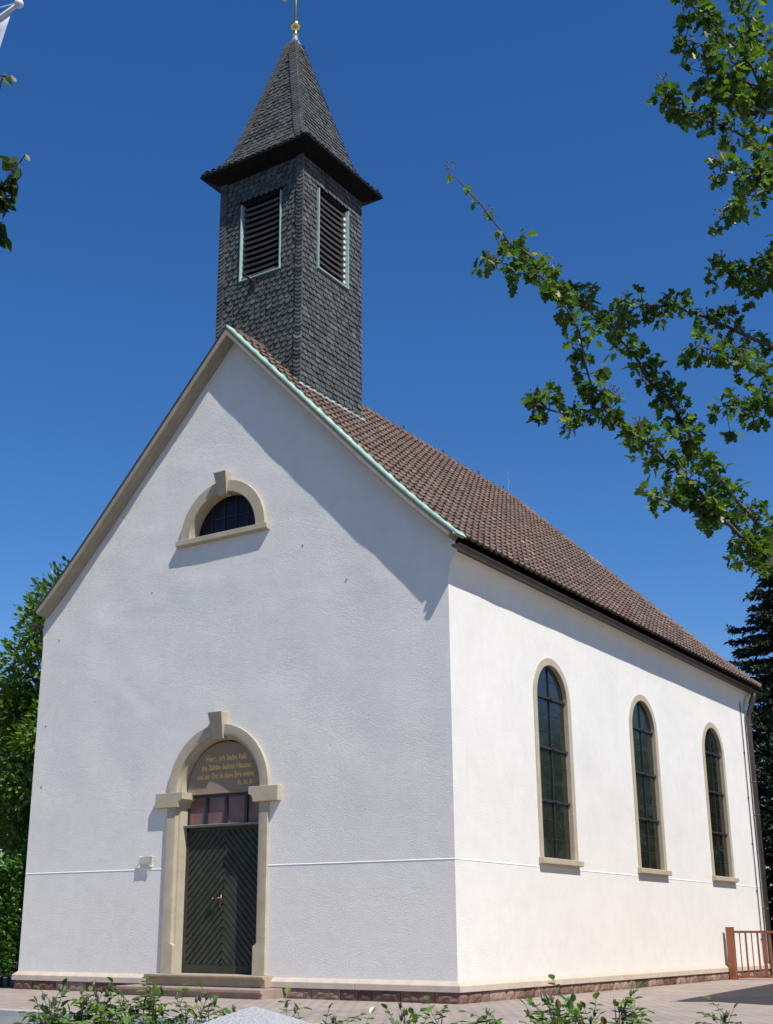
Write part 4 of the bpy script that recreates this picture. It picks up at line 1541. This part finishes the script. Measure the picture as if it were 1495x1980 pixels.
# ------------------------------------------------------------------ rose bushes
BUDS = []
for k in range(4):
    m = MB()
    m.lathe([(0.0015, -.004), (.0048, 0), (.0068, .007), (.0048, .014), (.0012, .022), (0, .024)], (0, 0, 0), 6)
    for q in (0, 1, 2):
        m.face([(.004 * cos(q * 2.1), .004 * sin(q * 2.1), .002), (.010 * cos(q * 2.1 + .3), .010 * sin(q * 2.1 + .3), .012), (.012 * cos(q * 2.1), .012 * sin(q * 2.1), .026)], (.95, .5))
    m.uv = [(k / 3.2, .5)] * len(m.f)
    o_ = m.build('bud', 'rose_bud'); BUDS.append(o_.data)
    bpy.data.objects.remove(o_)
def rose(x, y, top, spread, ntip, seed, label, dense=1.0):
    rnd = random.Random(seed)
    zb = GZ - .08
    t = empty('rose_bush', label, 'rose bush', (x, y, zb), 'rose bushes along the near edge of the road')
    st, lf, bd = MB(), MB(), []
    # viewer's left-right direction on the ground
    ax = Vector((.83, .56, 0)); ay = Vector((-.56, .83, 0))
    def compound(p, d):
        L_ = rnd.uniform(.055, .095)
        d = d.normalized()
        sd = d.cross(Vector((0, 0, 1)))
        if sd.length < .05: sd = Vector((1, 0, 0))
        sd.normalize()
        st.tube([p, p + d * L_], .0011, 3, caps=False)
        tone = rnd.uniform(-.2, .25)
        for s, ln in ((0.30, .024), (.65, .030)):
            for sg in (1, -1):
                q = p + d * (L_ * s)
                dd = (d * .45 + sd * sg + Vector((0, 0, rnd.uniform(-.35, .2)))).normalized()
                leaf(lf, q, dd, Vector((0, 0, 1)) + rvec() * .35, ln * rnd.uniform(.8, 1.2), OVAL, (min(1, max(0, rnd.gauss(.5 + tone, .13))), rnd.random()), .3, 1.2, .2)
        leaf(lf, p + d * L_, (d + Vector((0, 0, -.2))).normalized(), Vector((0, 0, 1)) + rvec() * .35, .035 * rnd.uniform(.8, 1.2), OVAL, (min(1, max(0, rnd.gauss(.5 + tone, .13))), rnd.random()), .3, 1.2, .2)
    for k in range(ntip):
        f = rnd.uniform(-1, 1)
        hx = f * spread; hy = rnd.uniform(-1, 1) * spread * .6
        tipz = top - abs(f) ** 1.6 * rnd.uniform(.05, .16) - (0 if k == 0 else rnd.uniform(0, .12))
        if k == 0: hx *= .15
        tip = Vector((x, y, tipz)) + ax * hx + ay * hy
        b = Vector((x, y, zb)) + ax * hx * .2 + ay * hy * .2
        mid = b.lerp(tip, .55) + rvec() * .04 - Vector((0, 0, .0))
        pts = [b, b.lerp(mid, .6), mid, mid.lerp(tip, .5) + rvec() * .012, tip]
        st.tube(pts, .005, 5, .0018, caps=False)
        # leaves up the upper part
        nlev = int(19 * dense)
        for q in range(nlev):
            s = .40 + .58 * q / nlev
            i = min(3, int(s * 4)); p = pts[i].lerp(pts[i + 1], s * 4 - i)
            if rnd.random() < .12: continue
            a = q * 2.4 + k
            d = ax * cos(a) + ay * sin(a) + Vector((0, 0, rnd.uniform(.0, .7)))
            compound(p, d)
            if rnd.random() < .30:
                # side shoot
                e = p + (d.normalized() + Vector((0, 0, .8))).normalized() * rnd.uniform(.06, .13)
                st.tube([p, e], .0022, 4, .0012, caps=False)
                for w in range(3): compound(p.lerp(e, .4 + .3 * w), rvec() + Vector((0, 0, .4)))
                if rnd.random() < .3: bud(bd, e, rnd)
        nbud = rnd.choice((0, 1, 1, 2))
        for q in range(nbud):
            e = tip + Vector((rnd.uniform(-.03, .03), rnd.uniform(-.03, .03), rnd.uniform(.0, .03)))
            st.tube([tip - Vector((0, 0, .03)), e], .0013, 3, caps=False)
            bud(bd, e, rnd)
    st.build('stem', 'rose_stem', t)
    lf.build('foliage', 'rose_leaf', t)
    for p in bd:
        b = bpy.data.objects.new('bud', random.choice(BUDS)); b.parent = t
        b.location = p - Vector((x, y, zb)); b.rotation_euler = (ru(-.4, .4), ru(-.4, .4), ru(0, 6)); COL.objects.link(b)
def bud(bd, p, rnd): bd.append(Vector(p))
for args in [
    (5.79, -13.32, 0.400, 0.127, 8, 1, 'leafy rose bush at the far left of the bed', 1.1),
    (5.93, -13.23, 0.500, 0.172, 13, 2, 'tallest and fullest rose bush, left of the church steps', 1.25),
    (6.10, -13.10, 0.470, 0.115, 9, 3, 'rose bush in front of the left end of the church steps', 1.1),
    (6.30, -12.97, 0.450, 0.098, 7, 4, 'rose bush just left of the granite post', 1.0),
    (6.66, -12.70, 0.390, 0.115, 7, 5, 'low rose bush just right of the granite post', .9),
    (6.87, -12.57, 0.425, 0.086, 6, 6, 'sparse rose bush second to the right of the granite post', .9),
    (7.12, -12.40, 0.400, 0.092, 6, 7, 'low rose bush in front of the white church corner', .9),
    (7.35, -12.26, 0.440, 0.149, 11, 8, 'bushy rose with many dark buds before the side wall', 1.1),
    (7.53, -12.12, 0.420, 0.103, 8, 9, 'rose bush in front of the second side window', 1.0),
    (6.99, -12.49, .375, .06, 4, 11, 'smallest low sprig of rose between the post and the church corner', .8),
    (6.52, -12.80, .38, .07, 4, 12, 'low rose sprig tucked beside the right face of the granite post', .8),
    (7.83, -11.91, 0.365, 0.069, 6, 10, 'low rose bush at the right end of the bed', .9)]:
    rose(*args)
